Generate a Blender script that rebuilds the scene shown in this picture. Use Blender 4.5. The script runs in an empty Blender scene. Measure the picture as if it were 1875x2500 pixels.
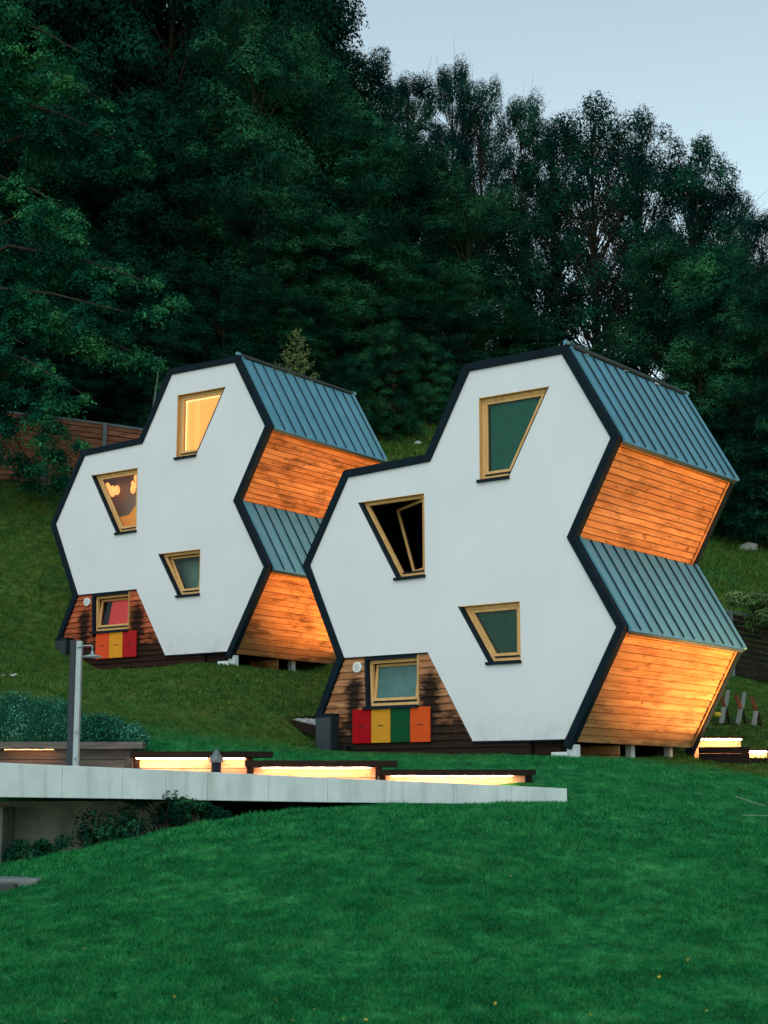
import bpy, bmesh, math, random
import numpy as np
from mathutils import Vector, Matrix
from mathutils.geometry import tessellate_polygon

S = bpy.context.scene
col = S.collection
R = random.Random(7)
NR = np.random.default_rng(11)

# ------------------------------------------------------------------ camera, sky, sun, exposure
PITCH = 0.1753
FPX = 3945.44
cam = bpy.data.cameras.new('camera')
cam.sensor_fit = 'VERTICAL'; cam.sensor_height = 36.0; cam.sensor_width = 27.0
cam.lens = FPX / 2500 * 36
cam.clip_start = 0.1; cam.clip_end = 800
cam.dof.use_dof = True; cam.dof.focus_distance = 31; cam.dof.aperture_fstop = 3.5
co = bpy.data.objects.new('camera', cam); col.objects.link(co)
co.location = (0, 0, 0); co.rotation_euler = (math.pi / 2 + PITCH, 0.0, 0)
S.camera = co

w = bpy.data.worlds.new('World'); S.world = w; w.use_nodes = True
nt = w.node_tree; nt.nodes.clear()
sky = nt.nodes.new('ShaderNodeTexSky'); sky.sky_type = 'NISHITA'; sky.sun_disc = False
SUN_DIR = Vector((-0.20, -0.62, 0.76)).normalized()
sky.sun_elevation = math.asin(SUN_DIR.z)
sky.sun_rotation = math.atan2(SUN_DIR.x, SUN_DIR.y)
sky.altitude = 400; sky.air_density = 1.0; sky.dust_density = 1.0; sky.ozone_density = 2.0
hs = nt.nodes.new('ShaderNodeHueSaturation'); hs.inputs['Saturation'].default_value = 0.62
mx = nt.nodes.new('ShaderNodeMix'); mx.data_type = 'RGBA'; mx.blend_type = 'MULTIPLY'
mx.inputs[0].default_value = 1.0; mx.inputs[7].default_value = (1.0, 1.07, 0.90, 1)
bg = nt.nodes.new('ShaderNodeBackground'); bg.inputs['Strength'].default_value = 0.15
wo = nt.nodes.new('ShaderNodeOutputWorld')
nt.links.new(sky.outputs[0], hs.inputs['Color']); nt.links.new(hs.outputs[0], mx.inputs[6])
nt.links.new(mx.outputs[2], bg.inputs['Color']); nt.links.new(bg.outputs[0], wo.inputs['Surface'])

sl = bpy.data.lights.new('sun', 'SUN'); sl.energy = 0.3; sl.angle = math.radians(60)
sl.color = (1.0, 0.98, 0.96)
so = bpy.data.objects.new('sun', sl); col.objects.link(so)
so.rotation_euler = (-SUN_DIR).to_track_quat('-Z', 'Y').to_euler()

S.view_settings.view_transform = 'Standard'; S.view_settings.look = 'None'
S.view_settings.exposure = 0.75; S.view_settings.gamma = 1.0
S.view_settings.use_curve_mapping = False
S.render.engine = 'CYCLES'

# ------------------------------------------------------------------ helpers
CP, SP = math.cos(PITCH), math.sin(PITCH)
def at(px, py, d):
    """place of a point of the view at ground distance d (metres along y)"""
    X = (px - 937.5) / FPX; Y = (py - 1250) / FPX
    v = (X, CP + Y * SP, SP - Y * CP)
    k = d / v[1]
    return Vector((v[0] * k, d, v[2] * k))

def tag(o, label=None, cat=None, group=None, kind=None):
    if label: o['label'] = label
    if cat: o['category'] = cat
    if group: o['group'] = group
    if kind: o['kind'] = kind
    return o

def empty(name, loc, rz=0, label=None, cat=None, group=None):
    o = bpy.data.objects.new(name, None); col.objects.link(o)
    o.location = loc; o.rotation_euler = (0, 0, rz); o.empty_display_size = 0.2
    return tag(o, label, cat, group)

def link(name, me, mat, parent=None):
    o = bpy.data.objects.new(name, me); col.objects.link(o)
    if mat is not None:
        for m in (mat if isinstance(mat, (list, tuple)) else [mat]):
            me.materials.append(m)
    if parent is not None: o.parent = parent
    return o

def mesh(name, V, F, mat, parent=None, smooth=False, mi=None):
    me = bpy.data.meshes.new(name)
    me.from_pydata([tuple(v) for v in V], [], F)
    if smooth: me.polygons.foreach_set('use_smooth', [True] * len(me.polygons))
    if mi is not None: me.polygons.foreach_set('material_index', mi)
    me.update()
    return link(name, me, mat, parent)

class MB:
    def __init__(s): s.V = []; s.F = []
    def add(s, V, F):
        n = len(s.V); s.V += [Vector(v) for v in V]; s.F += [tuple(i + n for i in f) for f in F]
        return s
    def box(s, a, b, M=None):
        x0, y0, z0 = a; x1, y1, z1 = b
        V = [Vector(p) for p in ((x0,y0,z0),(x1,y0,z0),(x1,y1,z0),(x0,y1,z0),(x0,y0,z1),(x1,y0,z1),(x1,y1,z1),(x0,y1,z1))]
        if M is not None: V = [M @ v for v in V]
        return s.add(V, [(0,3,2,1),(4,5,6,7),(0,1,5,4),(1,2,6,5),(2,3,7,6),(3,0,4,7)])
    def prism(s, P, y0, y1):
        """polygon P of (x,z) extruded from y0 (front) to y1"""
        n = len(P)
        V = [(x, y0, z) for x, z in P] + [(x, y1, z) for x, z in P]
        T = tessellate_polygon([[Vector((x, z, 0)) for x, z in P]])
        F = [tuple(t) for t in T] + [tuple(i + n for i in reversed(t)) for t in T]
        F += [(i, (i + 1) % n, n + (i + 1) % n, n + i) for i in range(n)]
        return s.add(V, F)
    def tube(s, pts, rad, n=8, cap=True):
        rings = []
        pts = [Vector(p) for p in pts]
        if not hasattr(rad, '__len__'): rad = [rad] * len(pts)
        V = []; F = []
        for i, p in enumerate(pts):
            t = (pts[min(i+1, len(pts)-1)] - pts[max(i-1, 0)]).normalized()
            a = t.orthogonal().normalized() if i == 0 else (a - t * a.dot(t)).normalized()
            b = t.cross(a)
            for k in range(n):
                an = 2 * math.pi * k / n
                V.append(p + (a * math.cos(an) + b * math.sin(an)) * rad[i])
        for i in range(len(pts) - 1):
            for k in range(n):
                F.append((i*n+k, i*n+(k+1) % n, (i+1)*n+(k+1) % n, (i+1)*n+k))
        if cap:
            F.append(tuple(range(n))[::-1]); F.append(tuple((len(pts)-1)*n+k for k in range(n)))
        return s.add(V, F)
    def disc(s, c, r, y0, y1, n=24):
        P = [(c[0] + r*math.cos(2*math.pi*k/n), c[1] + r*math.sin(2*math.pi*k/n)) for k in range(n)]
        return s.prism(P, y0, y1)
    def build(s, name, mat, parent=None, bevel=0, smooth=False):
        o = mesh(name, s.V, s.F, mat, parent, smooth)
        bm = bmesh.new(); bm.from_mesh(o.data)
        bmesh.ops.recalc_face_normals(bm, faces=bm.faces)
        if bevel:
            bmesh.ops.bevel(bm, geom=[e for e in bm.edges if e.calc_face_angle(0) > 0.5], offset=bevel, segments=1, affect='EDGES', clamp_overlap=True)
        bm.to_mesh(o.data); bm.free()
        return o

# ------------------------------------------------------------------ materials
class Mat:
    def __init__(s, name, base=(.5,.5,.5), rough=.7, metal=0, spec=.5):
        s.m = bpy.data.materials.new(name); s.m.use_nodes = True
        s.t = s.m.node_tree; s.b = s.t.nodes['Principled BSDF']
        s.b.inputs['Base Color'].default_value = (*base, 1)
        s.b.inputs['Roughness'].default_value = rough; s.b.inputs['Metallic'].default_value = metal
        s.b.inputs['Specular IOR Level'].default_value = spec
    def n(s, typ, **kw):
        nd = s.t.nodes.new(typ)
        for k, v in kw.items():
            if k.startswith('i_'): nd.inputs[k[2:].replace('_', ' ')].default_value = v
            else: setattr(nd, k, v)
        return nd
    def l(s, a, b): s.t.links.new(a, b)
    def obj_co(s, scale=(1,1,1), world=False):
        if world:
            src = s.n('ShaderNodeNewGeometry').outputs['Position']
        else:
            src = s.n('ShaderNodeTexCoord').outputs['Object']
        mp = s.n('ShaderNodeMapping'); mp.inputs['Scale'].default_value = scale
        s.l(src, mp.inputs['Vector']); return mp.outputs['Vector']
    def noise(s, co, scale, detail=4, rough=.6, dist=0):
        nd = s.n('ShaderNodeTexNoise'); nd.inputs['Scale'].default_value = scale
        nd.inputs['Detail'].default_value = detail; nd.inputs['Roughness'].default_value = rough
        nd.inputs['Distortion'].default_value = dist
        s.l(co, nd.inputs['Vector']); return nd.outputs['Fac']
    def ramp(s, fac, stops):
        r = s.n('ShaderNodeValToRGB'); e = r.color_ramp.elements
        while len(e) < len(stops): e.new(0.5)
        for el, (p, c) in zip(e, stops):
            el.position = p; el.color = (*c, 1) if len(c) == 3 else c
        s.l(fac, r.inputs[0]); return r.outputs[0]
    def mix(s, fac, a, b, mode='MIX'):
        m = s.n('ShaderNodeMix', data_type='RGBA', blend_type=mode)
        for i, v in ((0, fac), (6, a), (7, b)):
            if isinstance(v, (int, float)): m.inputs[i].default_value = v
            elif isinstance(v, tuple): m.inputs[i].default_value = (*v, 1)
            else: s.l(v, m.inputs[i])
        return m.outputs[2]
    def maprange(s, v, a, b, c=0, d=1):
        m = s.n('ShaderNodeMapRange'); s.l(v, m.inputs[0])
        for i, x in enumerate((a, b, c, d)): m.inputs[i+1].default_value = x
        return m.outputs[0]
    def color(s, c): s.l(c, s.b.inputs['Base Color']); return s
    def bump(s, h, strength=.3, dist=.01):
        b = s.n('ShaderNodeBump'); b.inputs['Strength'].default_value = strength
        b.inputs['Distance'].default_value = dist
        s.l(h, b.inputs['Height']); s.l(b.outputs[0], s.b.inputs['Normal']); return s
    def rand(s): return s.n('ShaderNodeObjectInfo').outputs['Random']

def m_plain(name, base, rough=.7, metal=0, var=.15, scale=6, spec=.5, bump=0):
    M = Mat(name, base, rough, metal, spec)
    co = M.obj_co(); f = M.noise(co, scale, 6, .65)
    d = tuple(c * (1 - var) for c in base); l = tuple(min(1, c * (1 + var)) for c in base)
    M.color(M.ramp(f, [(.3, d), (.7, l)]))
    if bump: M.bump(M.noise(co, scale * 12, 3), bump, .004)
    return M.m

def m_stucco():
    M = Mat('white_stucco', (.78,.78,.77), .9, 0, .2)
    co = M.obj_co()
    a = M.ramp(M.noise(co, .6, 5, .6), [(.3, (.600,.605,.645)), (.7, (.655,.660,.695))])
    st = M.noise(M.obj_co((5.5, 5.5, .30)), 1.6, 6, .7)
    c = M.mix(M.maprange(st, .54, .80, 0, .22), a, (.53,.54,.55))
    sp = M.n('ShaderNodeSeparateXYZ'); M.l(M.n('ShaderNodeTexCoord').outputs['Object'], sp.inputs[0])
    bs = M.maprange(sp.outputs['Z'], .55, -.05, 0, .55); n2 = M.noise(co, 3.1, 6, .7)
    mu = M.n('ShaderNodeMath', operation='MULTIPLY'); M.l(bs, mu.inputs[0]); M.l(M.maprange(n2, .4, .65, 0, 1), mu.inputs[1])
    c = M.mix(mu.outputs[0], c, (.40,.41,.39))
    M.color(c); M.bump(M.noise(co, 90, 4, .75), .5, .006); return M.m

def m_wood(name, light, mid, dark, along='y', stain=.5, knots=True, blotch=(.03,.012,.006), grime=None):
    M = Mat(name, mid, .8, 0, .12)
    sc = {'y': (14, 1.1, 14), 'x': (1.1, 14, 14), 'z': (14, 14, 1.1)}[along]
    rnd = M.rand()
    tc = M.n('ShaderNodeTexCoord').outputs['Object']
    off = M.n('ShaderNodeVectorMath', operation='SCALE'); off.inputs[0].default_value = (7.3, 5.1, 9.7)
    M.l(M.maprange(rnd, 0, 1, 0, 5), off.inputs['Scale'])
    ad = M.n('ShaderNodeVectorMath', operation='ADD'); M.l(tc, ad.inputs[0]); M.l(off.outputs[0], ad.inputs[1])
    mp = M.n('ShaderNodeMapping'); mp.inputs['Scale'].default_value = sc; M.l(ad.outputs[0], mp.inputs[0])
    g = M.noise(mp.outputs[0], 1.0, 8, .62, .6)
    c = M.ramp(g, [(.28, dark), (.48, mid), (.72, light)])
    c = M.mix(M.maprange(rnd, 0, 1, 0, .6), c, dark)
    # weathering blotches running over neighbouring boards
    b1 = M.noise(M.obj_co({'y': (2.4, .8, 2.4), 'x': (.8, 2.4, 3.5), 'z': (2.4, 2.4, .8)}[along]), 1.5, 6, .68)
    c = M.mix(M.maprange(b1, .50, .70, 0, stain), c, blotch)
    if knots:
        kn = M.noise(M.obj_co({'y': (9, 4.5, 9), 'x': (4.5, 9, 9), 'z': (9, 9, 4.5)}[along]), 1.0, 2, .5)
        c = M.mix(M.maprange(kn, .65, .73, 0, .65), c, tuple(x * .35 for x in dark))
    if grime: c = grime(M, c)
    M.color(c); M.bump(g, .35, .004); return M.m

def grime_front(M, c):
    """black mould on the weathered front boards: near the ground and in two patches beside the window"""
    tc = M.n('ShaderNodeTexCoord').outputs['Object']
    sp = M.n('ShaderNodeSeparateXYZ'); M.l(tc, sp.inputs[0])
    nz = M.noise(M.obj_co((2.2, 2.2, 7.0)), 1.3, 6, .7)
    nz2 = M.noise(M.obj_co((1.0, 1.0, 5.5)), 2.0, 5, .6)
    low = M.maprange(sp.outputs['Z'], .85, -.15, 0, .85)
    def band(cx, w_):
        d = M.n('ShaderNodeMath', operation='SUBTRACT'); M.l(sp.outputs['X'], d.inputs[0]); d.inputs[1].default_value = cx
        a = M.n('ShaderNodeMath', operation='ABSOLUTE'); M.l(d.outputs[0], a.inputs[0])
        bz = M.maprange(sp.outputs['Z'], 1.45, 1.0, 0, 1)
        r = M.n('ShaderNodeMath', operation='MULTIPLY'); M.l(M.maprange(a.outputs[0], w_, 0, 0, .75), r.inputs[0]); M.l(bz, r.inputs[1])
        return r.outputs[0]
    s = M.n('ShaderNodeMath', operation='MAXIMUM'); M.l(low, s.inputs[0])
    s2 = M.n('ShaderNodeMath', operation='MAXIMUM'); M.l(band(-3.78, .34), s2.inputs[0]); M.l(band(-2.0, .4), s2.inputs[1])
    M.l(s2.outputs[0], s.inputs[1])
    a = M.n('ShaderNodeMath', operation='ADD'); M.l(s.outputs[0], a.inputs[0]); M.l(nz, a.inputs[1])
    a2 = M.n('ShaderNodeMath', operation='ADD'); M.l(a.outputs[0], a2.inputs[0]); M.l(nz2, a2.inputs[1])
    return M.mix(M.maprange(a2.outputs[0], 1.12, 1.50, 0, .96), c, (.007,.005,.004))

def m_metal(name, base, rough=.38, metal=.55):
    M = Mat(name, base, rough, metal, .5)
    co = M.obj_co((1, 1, .6))
    rnd = M.rand()
    f = M.noise(co, 3.0, 5, .6)
    c = M.ramp(f, [(.3, tuple(x*.86 for x in base)), (.7, tuple(x*1.12 for x in base))])
    c = M.mix(M.maprange(rnd, 0, 1, 0, .18), c, tuple(x*.7 for x in base))
    M.color(c)
    M.l(M.maprange(M.noise(co, 1.3, 3), .3, .7, rough - .05, rough + .12), M.b.inputs['Roughness'])
    M.bump(M.noise(co, 2.2, 2, .5), .12, .01); return M.m

def m_emit(name, c, st):
    M = Mat(name, c, .5); M.b.inputs['Emission Color'].default_value = (*c, 1)
    M.b.inputs['Emission Strength'].default_value = st; return M.m

def m_glass(name, tint=(.02,.03,.03), rough=.06):
    m = bpy.data.materials.new(name); m.use_nodes = True; t = m.node_tree; t.nodes.clear()
    gl = t.nodes.new('ShaderNodeBsdfGlossy'); gl.inputs['Roughness'].default_value = rough
    gl.inputs['Color'].default_value = (.38,.46,.46,1)
    tr = t.nodes.new('ShaderNodeBsdfTransparent'); tr.inputs['Color'].default_value = (*tint, 1)
    fr = t.nodes.new('ShaderNodeFresnel'); fr.inputs['IOR'].default_value = 1.5
    mxs = t.nodes.new('ShaderNodeMixShader'); o = t.nodes.new('ShaderNodeOutputMaterial')
    t.links.new(fr.outputs[0], mxs.inputs[0]); t.links.new(tr.outputs[0], mxs.inputs[1]); t.links.new(gl.outputs[0], mxs.inputs[2])
    t.links.new(mxs.outputs[0], o.inputs[0]); return m

def m_leaf(name, a, b, c, tr=.14, rough=.55):
    M = Mat(name, a, rough + .2, 0, .03)
    rnd = M.rand()
    f = M.noise(M.obj_co(world=True), .45, 3, .6)
    f2 = M.noise(M.obj_co(world=True), 2.4, 4, .7)
    k = M.mix(.45, f, f2)
    cc = M.ramp(k, [(.40, a), (.50, b), (.60, c)])
    cc = M.mix(M.maprange(rnd, 0, 1, 0, .5), cc, tuple(x * .6 for x in a))
    M.color(cc)
    t = M.t; tl = t.nodes.new('ShaderNodeBsdfTranslucent'); ms = t.nodes.new('ShaderNodeMixShader')
    ms.inputs[0].default_value = tr; M.l(cc, tl.inputs['Color'])
    out = t.nodes['Material Output']
    M.l(M.b.outputs[0], ms.inputs[1]); M.l(tl.outputs[0], ms.inputs[2]); M.l(ms.outputs[0], out.inputs['Surface'])
    return M.m

def grass_color(M):
    co = M.obj_co(world=True)
    big = M.noise(co, .35, 4, .6); mid = M.noise(co, 1.9, 6, .75); fine = M.noise(co, 9, 4, .7)
    lush = M.ramp(mid, [(.3, (.003,.120,.038)), (.5, (.010,.270,.070)), (.72, (.080,.450,.125))])
    olive = M.ramp(mid, [(.3, (.028,.100,.008)), (.5, (.085,.150,.012)), (.72, (.200,.200,.030))])
    sp = M.n('ShaderNodeSeparateXYZ'); M.l(M.n('ShaderNodeNewGeometry').outputs['Position'], sp.inputs[0])
    yb = M.maprange(sp.outputs['Y'], 25.5, 30, -.35, 1.15)
    ad = M.n('ShaderNodeMath', operation='ADD', use_clamp=True); M.l(yb, ad.inputs[0]); M.l(M.maprange(big, .3, .7, -.35, .35), ad.inputs[1])
    c = M.mix(ad.outputs[0], lush, olive)  # olive tone takes over with distance up the slope
    clump = M.noise(co, 4.2, 5, .72)
    c = M.mix(M.maprange(clump, .36, .66, .5, 0), c, (.001,.040,.015))
    c = M.mix(M.maprange(clump, .52, .74, 0, .4), c, (.11,.42,.15))
    c = M.mix(M.maprange(fine, .3, .7, .55, 0), c, (.002,.022,.010))
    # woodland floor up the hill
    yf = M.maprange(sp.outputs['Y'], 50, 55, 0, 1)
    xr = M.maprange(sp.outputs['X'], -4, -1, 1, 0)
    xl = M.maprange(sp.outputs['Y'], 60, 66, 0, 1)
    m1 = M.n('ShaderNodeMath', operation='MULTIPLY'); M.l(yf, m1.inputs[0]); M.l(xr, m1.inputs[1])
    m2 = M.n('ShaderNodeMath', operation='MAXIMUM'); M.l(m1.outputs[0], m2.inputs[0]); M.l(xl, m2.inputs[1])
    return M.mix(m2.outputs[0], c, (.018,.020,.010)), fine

def m_ground():
    M = Mat('lawn_ground', (.02,.08,.03), .9, 0, .1)
    c, f = grass_color(M); M.color(M.mix(.25, c, (.012,.02,.008))); M.bump(f, .8, .05); return M.m
def m_blade():
    M = Mat('grass_blade', (.02,.09,.03), .8, 0, .04)
    c, f = grass_color(M)
    bl = M.noise(M.obj_co(world=True), 55, 2, .6)
    c = M.mix(M.maprange(bl, .30, .50, .75, 0), c, (.001,.016,.006)); c = M.mix(M.maprange(bl, .55, .72, 0, .6), c, (.12,.34,.13))
    M.color(c); return M.m

STUCCO = m_stucco()
TRIM = m_plain('dark_blue_fascia', (.003,.010,.017), .8, .0, .25, 3, .12)
ROOF = m_metal('blue_grey_standing_seam', (.072,.235,.32), .5, .2)
SEAM = m_metal('seam_metal', (.006,.030,.045), .6, .2)
PINE = m_wood('larch_board', (.62,.34,.15), (.49,.235,.09), (.27,.11,.038), 'y', .55)
PINE2 = m_wood('larch_board_stained', (.60,.32,.13), (.47,.21,.075), (.25,.09,.03), 'y', .9)
CLAD = m_wood('weathered_board', (.56,.29,.15), (.40,.175,.08), (.19,.065,.03), 'x', .3, True, (.03,.02,.015), grime_front)
CLAD2 = m_wood('red_weathered_board', (.60,.17,.07), (.46,.105,.038), (.24,.045,.018), 'x', .3, True, (.03,.015,.012), grime_front)
FRAME = m_wood('varnished_window_wood', (.74,.47,.22), (.64,.37,.15), (.48,.25,.09), 'z', 0, False)
DARK = m_plain('dark_flashing', (.003,.010,.018), .7, .0, .2, 6, .15)
BLACKW = m_wood('charred_timber', (.030,.018,.013), (.016,.009,.007), (.006,.004,.003), 'x', .4, False)
GREYW = m_wood('grey_timber', (.20,.17,.15), (.12,.10,.09), (.05,.04,.035), 'x', .6, False, (.03,.022,.018))
INTER = m_plain('dark_interior', (.02,.016,.014), .9)
GLASS = m_glass('window_glass', (.75,.8,.78))
CONC = Mat('concrete', (.5,.5,.48), .85, 0, .2)
_c = CONC.obj_co(); _s = CONC.noise(CONC.obj_co((2.2, 2.2, .25)), 2.4, 6, .7)
_b = CONC.ramp(CONC.noise(_c, 1.7, 6, .7), [(.3, (.47,.53,.54)), (.7, (.64,.70,.70))])
_b = CONC.mix(CONC.maprange(_s, .5, .75, 0, .55), _b, (.27,.29,.25))
_b = CONC.mix(CONC.maprange(CONC.noise(_c, 42, 3, .6), .66, .75, 0, .5), _b, (.2,.2,.19))
CONC.color(_b); CONC.bump(CONC.noise(_c, 30, 5, .6), .35, .006); CONC = CONC.m
SHADEC = Mat('shaded_concrete', (.3,.3,.28), .9, 0, .1)  # darker concrete colour stands in for shade below the slab
_c = SHADEC.obj_co(); _b = SHADEC.ramp(SHADEC.noise(_c, 1.2, 6, .7), [(.3, (.10,.12,.10)), (.55, (.26,.27,.24)), (.8, (.36,.36,.33))])
SHADEC.color(_b); SHADEC.bump(SHADEC.noise(_c, 20, 5), .4, .01); SHADEC = SHADEC.m
LED = m_emit('warm_led', (1.0,.45,.21), 105)
LED2 = m_emit('dim_led', (1.0,.36,.10), 30)  # strip under the left planter cap, assumed from warm light on its boards
BARK = m_plain('bark', (.035,.028,.022), .95, 0, .4, 5, .1, .5)
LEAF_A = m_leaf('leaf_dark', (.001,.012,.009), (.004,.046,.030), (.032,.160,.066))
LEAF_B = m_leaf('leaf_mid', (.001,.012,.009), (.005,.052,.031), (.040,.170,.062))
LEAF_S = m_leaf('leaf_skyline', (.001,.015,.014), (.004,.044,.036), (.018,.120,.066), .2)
LEAF_D = m_leaf('leaf_deep_shade', (.0015,.016,.012), (.003,.034,.024), (.008,.070,.040), .08)  # leaf colour darkened to stand in for shade in the depths of the wood
LEAF_H = m_leaf('leaf_bough', (.001,.024,.017), (.010,.115,.064), (.085,.34,.105), .12)  # leaf colour brightened in place of light falling on the near boughs
LEAF_L = m_leaf('larch_needle', (.07,.14,.05), (.16,.25,.09), (.30,.38,.15), .2)
LEAF_LAV = m_leaf('lavender_leaf', (.020,.16,.105), (.075,.32,.21), (.24,.52,.38), .1)
LEAF_LAVD = m_leaf('lavender_stalk', (.006,.050,.032), (.020,.120,.075), (.06,.22,.14), .1)
GROUND = m_ground(); BLADE = m_blade()

# ------------------------------------------------------------------ terrain
ctl = [(937,2600,10.2),(0,2600,10.0),(1875,2600,10.4),(937,2500,11),(0,2480,11),(1875,2500,11.2),
 (0,2300,13.5),(937,2270,13.3),(1875,2290,13.5),(0,2190,16),(500,2110,16),(937,2080,16),(1400,2070,16),(1875,2110,16),
 (0,2112,18.6),(200,2085,18.6),(400,2030,18.6),(600,1994,18.8),(800,1980,19),(1107,1977,19.5),(1384,1967,20),(1600,1974,18.6),(1875,2030,17.6),
 (1384,1970,21.8),(1600,2022,20.8),(1875,2062,20.8),(1450,1925,24),(1650,1928,24.5),(1875,1952,24.5),(1400,1856,27.7),(1550,1856,29),(1700,1862,30.2),(1875,1896,31),
 (-200,1790,26),(0,1806,26),(350,1826,26.2),(500,1836,26),(700,1842,26.5),(970,1858,26.5),(1250,1872,25.6),
 (700,1772,32),(600,1700,33.5),(500,1720,31.5),(300,1725,31),(0,1700,31),(-200,1690,31),
 (380,1636,37.6),(520,1622,36.7),(200,1648,38.8),(700,1632,40.2),(640,1625,38.8),(120,1590,39.8),(0,1550,38.8),(50,1400,42.2),(0,1300,44),(60,1190,46),(260,1215,46),(-200,1180,46),
 (980,1115,55),(900,1000,58),(1040,1000,58.5),
 (1780,1806,33.5),(1875,1826,33.5),(1820,1768,36.2),(1850,1700,41),(1800,1662,45),(1875,1668,45.5),(1800,1480,50),(1720,1325,60),(1860,1335,60),(1860,1400,55),
 (200,900,60),(-300,1000,60),(500,850,68),(800,900,68),(1200,1010,72),(1500,1120,75),(1875,1180,75),(2300,1260,70)]
P = [tuple(at(*c)) for c in ctl]
P += [(-8,20.5,-.95),(-5,20.5,-.85),(-3,20.6,-.72),(-1.5,20.8,-.5),(0,21.2,-.35),(1.5,21.6,-.22),(-8,23.4,-.3),(-4,23.4,-.25),(-1,23.8,-.12),(1.2,24.2,-.02),
 (-1.15,31.0,.78),(-.2,30.3,.70),(.83,29.5,.70),(2.2,28.4,.70),(3.2,27.7,.70),(3.9,30.4,.72),(5.5,30.6,.72),(1.5,31.5,.8),(3.0,34.0,1.5),(6,33.5,.95),(8,32,.75),
 (-1.6,41.6,4.3),(-4.2,43.3,5.2),(-8,41.5,5.0),(1.5,46,6.0),(6,42,3.2),(-3,38.5,3.0),(-1.5,39.5,3.05),
 (-60,90,60),(-30,95,48),(0,105,31),(12,100,22),(30,110,16),(60,110,14),(0,160,34),(60,160,14),(-60,160,66),(30,160,16),
 (-30,20,.4),(-30,40,9),(-40,10,-2),(30,10,-2.2),(30,20,-1.2),(30,40,2.0),(40,60,7),(-50,60,24),(0,0,-1.7),(0,5,-1.65),(12,2,-1.75),(-12,2,-1.75),(60,30,0),(-60,30,6)]
P = np.array(P, float)
def phi(r): return np.where(r > 0, r**2 * np.log(np.maximum(r, 1e-9)), 0)
_n = len(P); _D = np.hypot(P[:, None, 0] - P[None, :, 0], P[:, None, 1] - P[None, :, 1])
_K = phi(_D) + np.eye(_n) * .6
_Q = np.c_[np.ones(_n), P[:, :2]]
_A = np.block([[_K, _Q], [_Q.T, np.zeros((3, 3))]])
_W = np.linalg.solve(_A, np.r_[P[:, 2], 0, 0, 0])
def height(x, y):
    x = np.atleast_1d(np.asarray(x, float)); y = np.atleast_1d(np.asarray(y, float)); out = np.empty(len(x))
    for i in range(0, len(x), 20000):
        a, b = x[i:i+20000], y[i:i+20000]
        k = phi(np.hypot(a[:, None] - P[None, :, 0], b[:, None] - P[None, :, 1]))
        out[i:i+20000] = k @ _W[:_n] + _W[_n] + _W[_n+1] * a + _W[_n+2] * b
    bump_ = .018*np.sin(x*1.9 + 1.3*np.sin(y*.9)) * np.sin(y*1.6 + np.sin(x*.7)) + .010*np.sin(x*4.3 + y*2.2) * np.sin(y*3.9 - x)
    return out + bump_
def hz(x, y): return float(height([x], [y])[0])

def axis(segs):
    o = []
    for a, b, s in segs: o += list(np.arange(a, b - 1e-6, s))
    return np.array(o + [segs[-1][1]])
gx = axis([(-160,-60,10),(-60,-16,2),(-16,16,.22),(16,60,2),(60,160,10)])
gy = axis([(-30,4,3),(4,46,.22),(46,70,.6),(70,120,2.5),(120,400,20)])
XX, YY = np.meshgrid(gx, gy); ZZ = height(np.clip(XX.ravel(), -60, 60), np.clip(YY.ravel(), -5, 160))
V = np.c_[XX.ravel(), YY.ravel(), ZZ]
nx, ny = len(gx), len(gy)
idx = np.arange(nx*ny).reshape(ny, nx)
F = np.stack([idx[:-1, :-1], idx[:-1, 1:], idx[1:, 1:], idx[1:, :-1]], -1).reshape(-1, 4)
def np_mesh(name, V, F, mat, parent=None, smooth=False):
    me = bpy.data.meshes.new(name); k = F.shape[1]
    me.vertices.add(len(V)); me.vertices.foreach_set('co', np.ascontiguousarray(V, np.float32).ravel())
    me.loops.add(F.size); me.loops.foreach_set('vertex_index', np.ascontiguousarray(F, np.int32).ravel())
    me.polygons.add(len(F)); me.polygons.foreach_set('loop_start', np.arange(0, F.size, k, dtype=np.int32))
    if smooth: me.polygons.foreach_set('use_smooth', np.ones(len(F), bool))
    me.update(calc_edges=True)
    return link(name, me, mat, parent)
tag(np_mesh('lawn', V, F, GROUND, None, True), kind='structure', label='sloping green lawn rising to a wooded hillside')

ZG = ZZ.reshape(ny, nx)
def hgrid(x, y):
    i = np.clip(np.searchsorted(gx, x) - 1, 0, nx - 2); j = np.clip(np.searchsorted(gy, y) - 1, 0, ny - 2)
    u = (x - gx[i]) / (gx[i+1] - gx[i]); v = (y - gy[j]) / (gy[j+1] - gy[j])
    return (ZG[j, i]*(1-u)*(1-v) + ZG[j, i+1]*u*(1-v) + ZG[j+1, i]*(1-u)*v + ZG[j+1, i+1]*u*v)

# houses: place and turn
H1 = (2.4137, 28.5402, 1.0262, -.6547)
H2 = (-4.3089, 37.5097, 3.3394, -.6129)
def to_local(h, x, y):
    c, s = math.cos(h[3]), math.sin(h[3]); dx, dy = x - h[0], y - h[1]
    return dx*c + dy*s, -dx*s + dy*c
def to_world(h, x, y, z=0):
    c, s = math.cos(h[3]), math.sin(h[3])
    return Vector((h[0] + x*c - y*s, h[1] + x*s + y*c, h[2] + z))

# slab edge of the terrace
slab_px = [(-420,1842,1930,17.6),(-200,1852,1938,17.9),(0,1862,1946,18.3),(300,1875,1950,19.0),(508,1884.5,1954,19.5),(800,1899,1958.7,20.2),(1107,1912,1962,21.0),(1384,1925,1963,21.8)]
slab_front = [(at(a, t, d), at(a, b, d)) for a, t, b, d in slab_px]
SFX = np.array([p[0].x for p in slab_front]); SFY = np.array([p[0].y for p in slab_front])

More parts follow.
